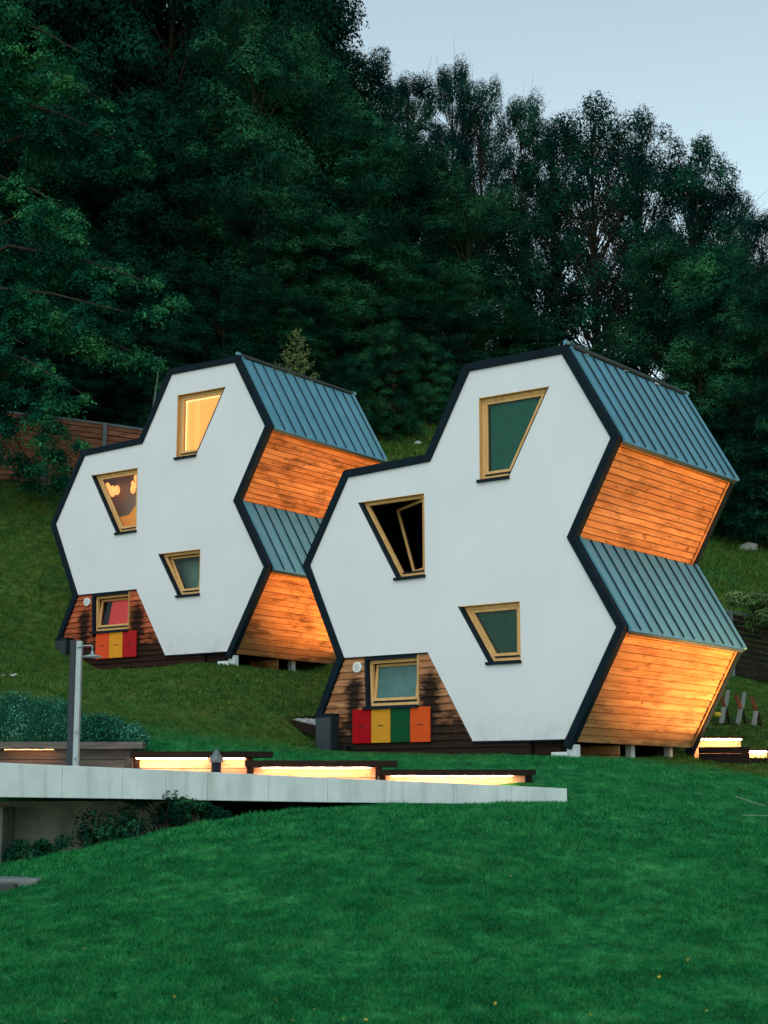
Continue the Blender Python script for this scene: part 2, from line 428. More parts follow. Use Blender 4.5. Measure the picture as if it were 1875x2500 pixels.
def scatter_blades(name, n, x0, x1, y0, y1, h, wd, lab, frust=1.12, lean=.45, dens=None):
    y = NR.uniform(y0, y1, n)
    half = np.minimum(937.5 / FPX * y * frust + .6, 40)
    x = np.clip(NR.uniform(-1, 1, n) * half, x0, x1)
    keep = np.ones(n, bool)
    yf = np.interp(x, SFX, SFY)
    keep &= ~((x < SFX[-1]) & (y > yf + .25) & (y < 25.4))
    for hh in (H1, H2):
        lx, ly = to_local(hh, x, y)
        keep &= ~((lx > -4.3) & (lx < .9) & (ly > -.02) & (ly < 4.6))
    x, y = x[keep], y[keep]; n = len(x)
    z = hgrid(x, y) - .004
    patch = .5 + .5*np.sin(x*2.1 + 2*np.sin(y*.8)) * np.sin(y*1.7 + 1.5*np.sin(x*1.1))
    hh = h * NR.uniform(.45, 1.15, n) * (.65 + .6*patch) * (1 + .35*np.sin(x*9.1 + 2*np.sin(y*5.3))*np.sin(y*8.3 + x*2.7))
    a = NR.uniform(0, 2*math.pi, n); la = NR.uniform(0, 2*math.pi, n); ln = hh * NR.uniform(.05, lean*2, n)
    wv = wd * NR.uniform(.6, 1.3, n)
    p0 = np.c_[x - np.cos(a)*wv, y - np.sin(a)*wv, z]; p1 = np.c_[x + np.cos(a)*wv, y + np.sin(a)*wv, z]
    p2 = np.c_[x + np.cos(la)*ln, y + np.sin(la)*ln, z + hh]
    V = np.stack([p0, p1, p2], 1).reshape(-1, 3); F = np.arange(3*n).reshape(-1, 3)
    tag(np_mesh(name, V, F, BLADE), lab, 'grass', kind='stuff')
scatter_blades('grass', 330000, -9, 9, 9.6, 16.5, .045, .0045, 'short lush green grass on the near lawn')
scatter_blades('grass', 260000, -14, 14, 16.5, 31, .055, .008, 'lawn grass in front of the two honeycomb houses')
scatter_blades('grass', 170000, -18, 18, 31, 47, .075, .014, 'grass on the slope around the left honeycomb house')
scatter_blades('grass', 90000, -2, 20, 47, 66, .22, .028, 'longer rough grass on the bank at the edge of the wood', lean=.6)

# ------------------------------------------------------------------ the honeycomb houses
WP = [(-1.03,6.80),(.977,6.79),(1.93,5.12),(1.01,3.465),(1.95,1.835),(.90,-.03),(-1.045,-.02),(-2.03,1.62),(-4.0,1.62),(-4.87,3.49),(-3.92,5.135),(-1.945,5.20)]
TRL = [(-4.55,.50),(-4.0,1.62),(-4.87,3.49),(-3.92,5.135),(-1.945,5.20),(-1.03,6.80),(.977,6.79),(1.93,5.12),(1.01,3.465),(1.95,1.835),(.90,-.03),(.845,-.14)]
def offset_line(L, w_):
    """outward offset of the open outline, going clockwise seen from the front"""
    N = []
    for i in range(len(L) - 1):
        a, b = Vector(L[i]), Vector(L[i+1]); d = (b - a).normalized(); N.append(Vector((-d.y, d.x)))
    out = []
    for i, p in enumerate(L):
        p = Vector(p)
        if i == 0: n = N[0]; out.append(p + n*w_)
        elif i == len(L) - 1: out.append(p + N[-1]*w_)
        else:
            m = (N[i-1] + N[i]).normalized(); out.append(p + m * (w_ / m.dot(N[i])))
    return [tuple(q) for q in out]
W1 = [(-.83,6.255),(.685,6.243),(-.195,4.70),(-.83,4.70)]
W2 = [(-3.67,4.61),(-2.09,4.615),(-2.08,3.06),(-2.742,3.05)]
W3 = [(-1.335,2.42),(.0,2.422),(.0,1.36),(-.68,1.36)]
W4 = [(-3.485,1.585),(-2.235,1.59),(-2.235,.655),(-3.45,.655)]
DEP = 4.59

def inset(P_, d):
    """inset of a convex polygon given clockwise from top left (x,z)"""
    n = len(P_); L = []
    for i in range(n):
        a, b = Vector(P_[i]), Vector(P_[(i+1) % n]); t = (b - a).normalized(); nn = Vector((t.y, -t.x))
        dd = d[i] if hasattr(d, '__len__') else d
        L.append((a + nn*dd, t))
    out = []
    for i in range(n):
        p, t = L[i-1]; q, u = L[i]
        den = t.x*u.y - t.y*u.x; k = ((q.x-p.x)*u.y - (q.y-p.y)*u.x) / den
        out.append((p.x + t.x*k, p.y + t.y*k))
    return out

def ring(mb, A, B, y0, y1):
    """frame between outline A (outer) and B (inner), front y0 and back y1"""
    n = len(A)
    for i in range(n):
        j = (i+1) % n
        mb.prism([A[i], A[j], B[j], B[i]], y0, y1)
    return mb

def plane_poly(name, P_, y, mat, parent):
    return mesh(name, [(x, y, z) for x, z in P_], [tuple(range(len(P_)))[::-1]], mat, parent)

def blind(parent, P_, y, mat, pitch=.032, cords=()):
    zs = [p[1] for p in P_]; z = max(zs) - .02; mb = MB()
    def span(zz):
        xs = []
        for i in range(len(P_)):
            a, b = P_[i], P_[(i+1) % len(P_)]
            if (a[1] - zz) * (b[1] - zz) < 0: xs.append(a[0] + (b[0]-a[0])*(zz-a[1])/(b[1]-a[1]))
        return (min(xs), max(xs)) if len(xs) >= 2 else None
    while z > min(zs) + .01:
        s_ = span(z)
        if s_ and s_[1] - s_[0] > .03:
            mb.add([(s_[0]+.01, y-.008, z-.013), (s_[1]-.01, y-.008, z-.013), (s_[1]-.01, y+.008, z+.013), (s_[0]+.01, y+.008, z+.013)], [(0,1,2,3)])
        z -= pitch
    o = mb.build('blind', mat, parent); o['kind'] = 'stuff'
    return o

def window(root, P_, y0, glass, metal_edges, recess=.085, fw=.062, sw=.05, label=None, opened=None, hint='z'):
    """P_: opening in the wall, clockwise from top left: top, right, bottom, left edges. Frame > sash pieces, pane, sill."""
    zf = y0 + recess
    fr = MB()
    P0 = P_; off = [.045 if 0 in metal_edges else .010, .012, .022, .060 if 3 in metal_edges else .010]
    C = inset(P0, off); A = C; B = inset(A, fw)
    ring(fr, A, B, zf, zf + .07)
    # lining of the reveal: wood where it hangs, metal flashing where it can catch rain
    lin = MB(); fl = MB()
    for i in range(4):
        j = (i+1) % 4
        (fl if i in metal_edges else lin).prism([P0[i], P0[j], C[j], C[i]], y0 - (.010 if i in metal_edges else .006), zf + .01)
    lin.add(fr.V, fr.F)
    f = lin.build('window_frame', FRAME, root)
    if label: f['label'] = label
    fl.build('flashing', DARK, f)
    # sill at the foot of the opening
    sb = MB(); a, b = P0[3], P0[2]
    sb.prism([(a[0]-.045, a[1]+.012), (b[0]+.015, b[1]+.012), (b[0]+.015, b[1]-.04), (a[0]-.045, a[1]-.04)], y0 - .055, y0 + .02)
    sb.build('sill', DARK, f)
    C2 = inset(A, [fw+.004, fw+.004, fw+.035, fw+.004]); D2 = inset(C2, sw)
    # drip rail under the sash
    bt = inset(A, fw-.004)
    rl = MB(); rl.prism([(C2[3][0], C2[3][1]-.004), (C2[2][0], C2[2][1]-.004), (bt[2][0], bt[2][1]+.004), (bt[3][0], bt[3][1]+.004)], zf - .012, zf + .03)
    rl.build('drip_rail', DARK, f)
    s_ = ring(MB(), C2, D2, zf + .006, zf + .06).build('sash', FRAME, f)
    g = plane_poly('pane', D2, zf + .035, glass, f)
    if opened:
        kind, ang = opened
        if kind == 'tilt':   # leans into the room, hinged at its foot
            piv = Vector((0, zf + .03, C2[3][1])); M = Matrix.Translation(piv) @ Matrix.Rotation(-ang, 4, 'X') @ Matrix.Translation(-piv)
        else:                # swung into the room, hinged at the right-hand edge
            piv = Vector((C2[1][0], zf + .03, 0)); M = Matrix.Translation(piv) @ Matrix.Rotation(-ang, 4, 'Z') @ Matrix.Translation(-piv)
        for o in (s_, g): o.data.transform(M)
        for k in (s_, g): k['label'] = 'opened sash leaning into the room' if kind == 'tilt' else 'sash swung open into the room'
    return f, D2, zf

def house(H, idx):
    first = idx == 1
    root = empty('honeycomb_house', H[:3], H[3],
        'nearer white honeycomb house with dark windows and four coloured hatches' if first else
        'farther white honeycomb house on the left with lit upper windows and three coloured hatches', 'house', 'honeycomb houses on the slope')
    wood = PINE if first else PINE2; clad = CLAD if first else CLAD2
    # white wall with window openings
    holes = [W1, W2, W3]
    loops = [WP] + holes
    allp = [p for L in loops for p in L]
    T = tessellate_polygon([[Vector((x, z, 0)) for x, z in L] for L in loops])
    n = len(allp); V_ = [(x, 0, z) for x, z in allp] + [(x, .10, z) for x, z in allp]
    F_ = [tuple(t) for t in T] + [tuple(i+n for i in reversed(t)) for t in T]
    k = 0
    for L in loops:
        m = len(L)
        for i in range(m): F_.append((k+i, k+(i+1) % m, n+k+(i+1) % m, n+k+i))
        k += m
    mb = MB(); mb.add(V_, F_); mb.build('wall', STUCCO, root)['label'] = 'white rendered front wall'
    # dark shell of the body behind it
    O0 = TRL; O1 = offset_line(TRL, .148); OB = offset_line(TRL, .065)
    body = [(-4.4,-.02)] + [OB[0]] + OB[1:-2] + [(OB[-2][0], OB[-2][1])]
    m = len(body); V_ = [(x, .10, z) for x, z in body] + [(x, DEP-.1, z) for x, z in body]
    F_ = [(i, (i+1) % m, m+(i+1) % m, m+i) for i in range(m)]
    T = tessellate_polygon([[Vector((x, z, 0)) for x, z in body]])
    F_ += [tuple(i+m for i in t) for t in T]
    mesh('shell', V_, F_, INTER, root)['label'] = 'dark inner shell of walls and floor'
    # front cladding backing
    # fascia: one piece for every side, front and back
    E0 = list(O0); E1 = list(O1)
    for (ya, yb) in ((-.045, .12), (DEP-.12, DEP+.03)):
        for i in range(len(E0)-1):
            q = MB(); q.prism([E0[i], E1[i], E1[i+1], E0[i+1]], ya, yb)
            q.build('fascia', TRIM, root, .004)
    # right-hand and top skins
    def frame_of(i):   # edge i of TRL: origin, direction, outward normal
        a, b = Vector(O0[i]), Vector(O0[i+1]); d = (b-a).normalized(); return a, b, d, Vector((-d.y, d.x))
    def skin_pts(i, off): 
        L = offset_line(TRL, off); return Vector(L[i]), Vector(L[i+1])
    for i in (1, 7, 9):          # boarded, overhanging sides
        a, b = skin_pts(i, .085); a2, b2 = skin_pts(i, .055); d = (b-a); L = d.length; d = d.normalized(); nn = Vector((-d.y, d.x))
        rows = 15; pw = L / rows
        for k in range(rows):
            p0 = a + d*(k*pw + .008); p1 = a + d*((k+1)*pw - .008)
            o0 = R.uniform(-.004, .008); o1 = o0 + R.uniform(.010, .020)
            Q = [tuple(p0 + nn*o0), tuple(p1 + nn*o1), tuple(p1 - nn*.03), tuple(p0 - nn*.03)]
            q = MB(); q.prism(Q, .122, DEP - .122); q.build('plank', wood, root)
        # moulding strip under the eave and up the corner
        q = MB(); e = a + d*.035; q.prism([tuple(a + nn*.05), tuple(e + nn*.05), tuple(e + nn*.018), tuple(a + nn*.018)], .122, DEP - .14)
        q.build('eave_board', wood, root)
        q = MB(); q.prism([tuple(a + nn*.04 + d*.04), tuple(b + nn*.04 - d*.03), tuple(b + nn*.015 - d*.03), tuple(a + nn*.015 + d*.04)], DEP - .19, DEP - .122)
        q.build('corner_board', wood, root)
    for i in (0, 2, 3, 4, 5, 6, 8):     # metal sides
        a, b = skin_pts(i, .13); d = (b-a); L = d.length; d = d.normalized(); nn = Vector((-d.y, d.x))
        ov = .085 if i in (6, 8) else 0
        e = b + d*ov
        npan = 11; y0, y1 = .10, DEP - .10; pw = (y1-y0)/npan
        for k in range(npan):
            Q = [tuple(a + nn*.004), tuple(e + nn*.004), tuple(e - nn*.022), tuple(a - nn*.022)]
            q = MB(); q.prism(Q, y0 + k*pw + .004, y0 + (k+1)*pw - .004); q.build('roof_panel', ROOF, root)
        if i in (6, 8, 0, 5, 3):
            for k in range(npan + 1):
                yy = min(max(y0 + k*pw, y0 + .012), y1 - .012)
                s0 = a + d*(.03 if i == 6 else .0); s1 = e - d*.06
                Q = [tuple(s0 + nn*.034), tuple(s1 + nn*.034), tuple(s1 + d*.03 - nn*.01), tuple(s0 - nn*.01)]
                q = MB(); q.prism(Q, yy - .008, yy + .008); q.build('roof_seam', SEAM, root)
        if i in (6, 8):
            q = MB(); q.prism([tuple(e + nn*.010 + d*.002), tuple(e + nn*.010 + d*.014), tuple(e - nn*.075 + d*.014), tuple(e - nn*.075 + d*.002)], y0, y1 + .06); q.build('drip_edge', SEAM, root)
            q = MB(); q.prism([tuple(a + nn*.055), tuple(e + nn*.055), tuple(e - nn*.0), tuple(a - nn*.0)], y1 - .01, y1 + .09); q.build('verge_flashing', ROOF, root)
            q = MB(); q.prism([tuple(a + nn*.055), tuple(e + nn*.055), tuple(e - nn*.0), tuple(a - nn*.0)], .098, .128); q.build('verge_flashing', ROOF, root)
    # ridge cap
    rp = Vector(O1[6])
    q = MB(); q.tube([(rp.x + .0, .0, rp.y + .045), (rp.x, DEP + .05, rp.y + .045)], .035, 8); q.build('ridge_cap', SEAM, root)
    q = MB(); q.tube([(rp.x, -.05, rp.y + .05), (rp.x, .06, rp.y + .05)], .042, 8); q.build('ridge_end', ROOF, root)
    q = MB(); q.tube([(rp.x, DEP - .02, rp.y + .05), (rp.x, DEP + .09, rp.y + .05)], .042, 8); q.build('ridge_end', ROOF, root)
    # front boards of the ground-floor half cell, lapped
    z = 1.612; pitch = .134
    row = 0
    xs_w = (W4[0][0] - .0, W4[1][0] + .0)
    while z > -.42:
        zt, zb = z, z - pitch + .006
        def lx(zz): return (-4.0 - (1.62-zz)*.491) if zz > .52 else (-4.5 if zz > -.05 else -4.12)
        def rx(zz): return min(-2.03 + (1.62-zz)*.6006, .17) if zz > -.03 else .17
        zc = zb
        L0, L1, R0, R1_ = lx(zt)+.01, lx(zb)+.01, rx(zt)-.008, rx(zb)-.008
        if zb < .02: R0 = R1_ = .17 if zt < -.02 else R1_
        if zt < -.02: R0 = R1_ = .17
        parts = [(L0, L1, R0, R1_)]
        if zb < W4[0][1] and zt > W4[2][1]:
            parts = [(L0, L1, xs_w[0]-.004, xs_w[0]-.004), (xs_w[1]+.004, xs_w[1]+.004, R0, R1_)]
            if row == 0: pass
        for (a0, a1, b0, b1) in parts:
            j = R.uniform(-.004, .006); wob = R.uniform(.0, .008)
            q = MB()
            q.add([(a0, .030+j, zt), (b0, .030+j, zt), (b1, .002+j, zb+wob*.3), (a1, .002+j, zb), (a0, .07, zt), (b0, .07, zt), (b1, .07, zb), (a1, .07, zb)],
                  [(0,1,2,3), (4,7,6,5), (0,4,5,1), (3,2,6,7), (0,3,7,4), (1,5,6,2)])
            q.build('clapboard', clad, root)
        z -= pitch; row += 1
    # slanted strip between boards and white wall
    q = MB(); q.prism([(-4.0,1.622),(-2.02,1.622),(-2.035,1.604),(-3.99,1.604)], -.012, .03); q.build('trim_strip', DARK, root)
    # windows
    if first:
        f, D, y = window(root, W1, 0, GLASS, (1, 2), label='tall trapezoid window with a closed green blind')
        blind(f, D, y+.10, m_plain('green_blind', (.02,.30,.19), .6))
        plane_poly('blind_backing', inset(D, -.02), y+.125, m_plain('blind_shade', (.002,.07,.045), .8), f)
        window(root, W2, 0, m_glass('dark_glass', (.30,.36,.33)), (2, 3), label='slanted window standing open on a dark room', opened=('swing', math.radians(30)))
        f, D, y = window(root, W3, 0, GLASS, (2, 3), label='small slanted window with a dark green blind')
        blind(f, D, y+.10, m_plain('dark_green_blind', (.008,.13,.075), .6))
        plane_poly('blind_backing', inset(D, -.02), y+.125, m_plain('blind_shade', (.008,.035,.025), .8), f)
        f, D, y = window(root, W4, -.03, m_plain('frosted_pane', (.035,.115,.105), .35, 0, .35, 2.5), (0, 2, 3), recess=.085, label='tilted frosted window above the coloured hatches', opened=('tilt', math.radians(9)))
        plane_poly('room_shade', inset(W4, -.05), .25, INTER, f)
        cols = [((.33,.003,.008), 'red'), ((.56,.25,.02), 'yellow'), ((.004,.065,.024), 'green'), ((.60,.075,.012), 'orange')]
        x0, x1 = -3.774, -1.957
    else:
        warm = m_emit('glowing_blind', (1.0,.52,.15), .46)  # blind and its trim glow by emission in place of a lamp behind
        f, D, y = window(root, W1, 0, GLASS, (1, 2), label='tall trapezoid window with a glowing yellow blind')
        blind(f, D, y+.10, warm)
        plane_poly('glow_sheet', inset(D, -.03), y+.13, m_emit('glow_sheet', (1.0,.44,.09), .32), f)  # glowing sheet behind the slats stands in for lamplight
        for xx in (D[0][0]+.10, D[0][0]+.33, D[0][0]+.41):
            q = MB(); q.box((xx-.010, y+.08, D[3][1]+.02), (xx+.010, y+.085, D[0][1]-.03)); q.build('blind_tape', m_emit('bright_tape', (1,.55,.20), .62), f)
        q = MB(); q.prism([(D[0][0], D[0][1]), (D[1][0]-.05, D[1][1]), (D[1][0]-.07, D[1][1]-.035), (D[0][0], D[0][1]-.035)], y+.07, y+.09); q.build('lit_headrail', m_emit('lit_rail', (1,.62,.28), .95), f)
        q = MB(); q.box((D[0][0]+.006, y+.07, D[3][1]), (D[0][0]+.040, y+.09, D[0][1]-.02)); q.build('lit_edge', m_emit('lit_rail', (1,.62,.28), .95), f)
        f, D, y = window(root, W2, 0, GLASS, (2, 3), label='slanted window with glowing globe lamps inside')
        # small lit room behind it
        rm = MB(); rm.add([(-4.2,.75,5.2),(-1.6,.75,5.2),(-1.6,.75,2.6),(-4.2,.75,2.6),(-4.2,.24,5.2),(-1.6,.24,5.2),(-1.6,.24,2.6),(-4.2,.24,2.6)], [(0,1,2,3),(4,0,3,7),(1,5,6,2),(0,4,5,1),(3,2,6,7)])
        rm.build('room_wall', m_plain('room_wall', (.34,.30,.27), .8, 0, .2, 1.5), root)
        q = MB(); q.add([(-3.5,.62,2.62),(-1.9,.62,2.62),(-1.9,.62,4.5),(-2.55,.62,4.0),(-2.95,.62,3.62),(-3.3,.62,3.60)], [(0,1,2,3,4,5)]); q.build('amber_glow_sheet', m_emit('amber_glow', (1,.36,.04), .28), root)  # glowing sheet stands in for the amber light low in the room
        globe = m_emit('globe_lamp', (1,.30,.085), 1.35)
        for gx_, gz_, rr in ((-3.50,4.36,.085),(-3.42,4.26,.095),(-3.32,4.23,.11),(-3.17,4.24,.095),(-2.63,4.34,.06),(-2.62,4.20,.085),(-2.52,4.48,.075),(-2.50,4.30,.070)):
            bm = bmesh.new(); bmesh.ops.create_icosphere(bm, subdivisions=2, radius=rr, matrix=Matrix.Translation((gx_, .40, gz_)) @ Matrix.Diagonal((.8,.8,1.35,1)))
            me = bpy.data.meshes.new('globe_bulb'); bm.to_mesh(me); bm.free(); link('globe_bulb', me, globe, root)
        f, D, y = window(root, W3, 0, m_glass('grey_glass', (.55,.65,.6)), (2, 3), label='small slanted window tilted open', opened=('tilt', math.radians(7)))
        plane_poly('room_shade', inset(W3, -.05), .55, m_plain('grey_green_reflection', (.42,.55,.50), .8), f)  # sheet lightened to stand in for pale reflections in the grey-green pane
        f, D, y = window(root, W4, -.03, m_glass('clear_pane', (.8,.8,.8)), (0, 2, 3), recess=.085, label='tilted window with a red curtain above the coloured hatches', opened=('tilt', math.radians(9)))
        plane_poly('room_shade', inset(W4, -.05), .40, m_plain('olive_room', (.05,.05,.035), .9), f)
        plane_poly('curtain', [(-3.10,1.45),(-2.2,1.5),(-2.2,.62),(-3.28,.62)], .30, m_emit('red_curtain', (.60,.035,.03), .30), f)  # curtain glows by emission, with no lamp behind it
        cols = [((.66,.07,.02), 'orange red'), ((.68,.26,.02), 'amber'), ((.38,.012,.016), 'crimson')]
        x0, x1 = -3.31, -1.95
    wd = (x1-x0)/len(cols)
    for k, (c, nm) in enumerate(cols):
        M = Mat('paint_'+nm.replace(' ', '_'), c, .8, 0, .1)
        f1 = M.noise(M.obj_co((3, 3, 6)), 2.5, 6, .7)
        M.color(M.mix(M.maprange(f1, .45, .75, 0, .35), c, tuple(x*.55 for x in c))); M.bump(M.noise(M.obj_co((2,2,40)), 2, 3), .3, .004)
        a, b = x0 + k*wd + .004, x0 + (k+1)*wd - .004
        q = MB(); dz = R.uniform(-.012, .012)
        q.box((a, -.040, -.005+dz), (b, -.004, .625)); pn = q.build('hatch', M.m, root, .004); pn['label'] = nm + ' painted wooden hatch under the window'
        q = MB(); xm = (a+b)/2; q.box((xm-.055, -.044, .300), (xm+.055, -.036, .315)); q.build('finger_slot', DARK, pn)
        q = MB(); q.box((a+.003, -.0415, .292), (b-.003, -.0395, .295)); q.build('board_joint', SEAM, pn)
    # round vent
    vx, vz = -3.67, 1.425
    q = MB(); q.disc((vx, vz), .098, -.035, .02); v = q.build('vent', m_plain('white_plastic', (.75,.76,.76), .5, 0, .03), root)
    q = MB()
    for k in range(-4, 5):
        hw = math.sqrt(max(.075**2 - (k*.017)**2, 0)); q.box((vx-hw, -.040, vz + k*.017 - .0035), (vx+hw, -.036, vz + k*.017 + .0035))
    q.build('vent_grille', m_plain('grey_slot', (.35,.36,.36), .6), v)
    # base: skirt boards, deck frame, concrete post and footings
    q = MB(); q.box((.19, .10, -.36), (.74, .5, -.05)); q.build('base_frame', BLACKW, root)
    q = MB(); q.box((-4.1, .075, -.6), (.17, .5, -.03)); q.build('base_skirt', BLACKW, root)
    q = MB(); q.box((-1.04, -.03, -.055), (.82, .09, -.028)); q.build('base_rail', DARK, root)
    for (xx, yy, wd_, dk) in ((.88, .04, .19, 0), (.62, 2.55, .13, 0), (.52, 4.25, .12, 0)):
        q = MB(); q.box((xx, yy, -.75), (xx+wd_, yy+.14, -.12 if yy < 1 else -.05)); q.build('base_post', CONC if not dk else DARK, root, .006)
    q = MB(); q.box((.60, -.02, -.70), (.93, .30, -.245)); q.build('footing', CONC, root, .008)
    for k in range(2):
        for j in range(2):
            q = MB(); q.box((.10+.42*j, 1.75+.02*j, -.42+.17*k), (.50+.42*j, 1.80+.02*j, -.265+.17*k)); q.build('skirt_board', wood, root)
    q = MB(); q.box((-3.9, 4.0, -.5), (.5, 4.4, -.03)); q.build('rear_base', BLACKW, root)
    q = MB(); q.box((-4.1, .5, -.06), (.86, 4.4, -.035)); q.build('floor_slab', BLACKW, root)
    # fascia underside at the front right foot
    return root
house(H1, 1)
house(H2, 2)

# utility cabinets at the left feet
for H, lab in ((H1, 'dark grey utility cabinet at the left foot of the nearer house'), (H2, 'dark grey utility cabinet behind the shower post, at the foot of the farther house')):
    r = empty('utility_cabinet', to_world(H, -4.33, -.10, -.45), H[3], lab, 'cabinet', 'cabinets at the feet of the houses')
    q = MB(); q.box((-.20,-.12,-.2), (.20,.10,.98)); q.build('body', m_plain('cabinet_grey', (.012,.020,.026), .8, .0, .2, 6, .15), r, .008)
    q = MB(); q.box((-.215,-.135,.98), (.215,.11,1.01)); q.build('lid', DARK, r, .004)
    q = MB(); q.box((-.175,-.126,.05), (.175,-.119,.93)); dr = q.build('door', m_plain('cabinet_door', (.022,.032,.038), .55, .1, .2), r)
    q = MB(); q.box((.13,-.132,.48), (.15,-.124,.56)); q.build('handle', SEAM, dr)

# ------------------------------------------------------------------ the concrete terrace slab and its wall
def slab():
    r = empty('terrace_slab', tuple(slab_front[2][1]), 0, 'long pale concrete terrace slab floating above the near lawn', 'terrace')
    fr = slab_front; st = []
    for i in range(len(fr)-1):       # formwork sections with hairline joints
        m = 2 if i > 1 else 1
        for k in range(m): st.append((fr[i][0].lerp(fr[i+1][0], k/m), fr[i][1].lerp(fr[i+1][1], k/m)))
    st.append(fr[-1])
    for (t0, b0), (t1, b1) in zip(st[:-1], st[1:]):
        g = (t1-t0).normalized()*.0013; V_ = []
        for t, z in ((t0+g, b0.z), (t1-g, b1.z)):
            V_ += [t, Vector((t.x, t.y, z)), Vector((t.x+.35, 25.3, t.z)), Vector((t.x+.35, 25.3, z))]
        mb = MB(); mb.add(V_, [(0,1,5,4),(0,4,6,2),(1,3,7,5),(2,6,7,3),(0,2,3,1),(4,5,7,6)])
        for v in mb.V: v -= r.location
        mb.build('slab_section', CONC, r, .003)
slab()
r = empty('retaining_wall', (-4.5, 19.6, -1.2), 0, 'shade-toned concrete wall under the terrace slab', 'wall')
q = MB(); q.box((-6, .55, -1.0), (2.2, .95, 1.165)); q.build('wall_panel', SHADEC, r)
q = MB(); q.box((-.40, -.10, -.9), (-.02, .55, 1.10)); q.build('pier', SHADEC, r, .01)
q = MB(); q.box((2.2, 1.2, -1.0), (5.6, 1.6, .95)); q.build('wall_panel', SHADEC, r)
c = at(40, 2128, 16.6)
r = empty('stone_step', (c.x-.2, c.y, hz(c.x, c.y)), 0, 'low dark stone slab lying on the lawn at the left edge', 'step')
q = MB(); q.box((-1.0,-.28,-.15), (.47,.30,.055)); q.build('tread', m_plain('step_stone', (.10,.12,.12), .5, 0, .5, 3), r, .015)  # tread toned paler than the riser
q = MB(); q.box((-1.1,-.40,-.15), (.28,-.28,.02)); q.build('riser', m_plain('dark_stone', (.03,.035,.035), .7), r, .012)

# ------------------------------------------------------------------ timber planters with light strips
def planter(name, px0, px1, ytop, ycap, ybot, d, label, lit, wood, capw=None, endpx=None, strength=None):
    """cap board, boards of the box and, where lit, a lamp strip under the cap"""
    A = at(px0, ytop, d); B = at(px1, ytop, d); ht = A.z; zc = at(px0, ycap, d).z; zb = -.05
    r = empty(name, ((A.x+B.x)/2, d, zb), 0, label, 'planter', 'timber planters along the terrace')
    L = (B.x - A.x)/2; H_ = ht - zb; ch = ht - zc
    q = MB(); q.box((-L, -.16, H_-ch), (L, .14, H_)); q.build('cap', wood, r, .006)
    bh = .16; z = H_ - ch - .004; k = 0
    eL = L if endpx is None else (at(endpx, ytop, d).x - (A.x+B.x)/2)
    while z > 0:
        q = MB(); q.box((-L+.01, .02 + .004*(k % 2), max(z-bh+.008, -.1)), (eL, .07, z)); q.build('board', PLB if lit and px0 > 0 else wood, r, .004)
        z -= bh; k += 1
    for xx in (-L+.02, eL-.05):
        q = MB(); q.box((xx, -.02, -.1), (xx+.10, .018, H_-ch-.003)); q.build('post', wood, r, .005)
    q = MB(); q.box((-L+.02, .08, -.1), (eL-.02, .85, H_-ch-.03)); q.build('soil_box', m_plain('soil', (.03,.022,.016), .95), r)
    if lit:
        for (a, b) in lit:
            xa, xb = at(a, ytop, d).x - r.location.x, at(b, ytop, d).x - r.location.x
            q = MB(); q.box((xa, -.115, H_-ch-(.016 if px0 > 0 else .009)), (xb, -.095, H_-ch-.006)); s_ = q.build('light_strip', LED2 if px0 < 0 else LED, r, .004)
            q = MB(); q.box((xa-.02, -.13, H_-ch-.008), (xb+.02, -.06, H_-ch-.001)); q.build('strip_holder', DARK, s_)
    return r, L, H_
PLB = m_wood('lit_larch', (.66,.50,.36), (.56,.38,.25), (.36,.20,.11), 'x', .3, True)
planter('timber_planter', -260, 352, 1812, 1829, 1870, 25.0, 'weathered timber planter full of lavender behind the shower post', [(15, 135)], GREYW, endpx=318)
planter('timber_planter', 322, 666, 1835, 1850, 1885, 24.9, 'lit timber planter with a gap beside a small grey lantern, right of the lavender', [(335, 508), (548, 600)], BLACKW, endpx=610)
planter('timber_planter', 600, 970, 1857, 1873, 1898, 24.8, 'lit timber planter in the middle of the terrace', [(640, 905)], BLACKW, endpx=925)
planter('timber_planter', 922, 1306, 1879, 1893, 1915, 24.7, 'lit timber planter at the right end of the terrace slab', [(955, 1250)], BLACKW, endpx=1290)
# lantern between the lit boards
a = at(528, 1855, 24.6)
r = empty('lantern', (a.x, a.y, a.z-.02), 0, 'small grey dome-capped lantern in front of the lit planter', 'lantern')
q = MB(); prof = [(.0,.175),(.02,.17),(.05,.13),(.055,.11),(.105,.055),(.11,.0),(.10,-.02)]
V_ = []; F_ = []
for i, (rr, zz) in enumerate(prof):
    for k in range(16): V_.append((max(rr, .002)*math.cos(k*math.pi/8), max(rr, .002)*math.sin(k*math.pi/8), zz))
for i in range(len(prof)-1):
    for k in range(16): F_.append((i*16+k, i*16+(k+1) % 16, (i+1)*16+(k+1) % 16, (i+1)*16+k))
q.add(V_, F_); q.build('cap', m_plain('grey_metal', (.10,.12,.13), .5, .4), r, smooth=True)
q = MB(); q.tube([(0,0,-.35),(0,0,-.01)], .075, 12); q.build('body', DARK, r)

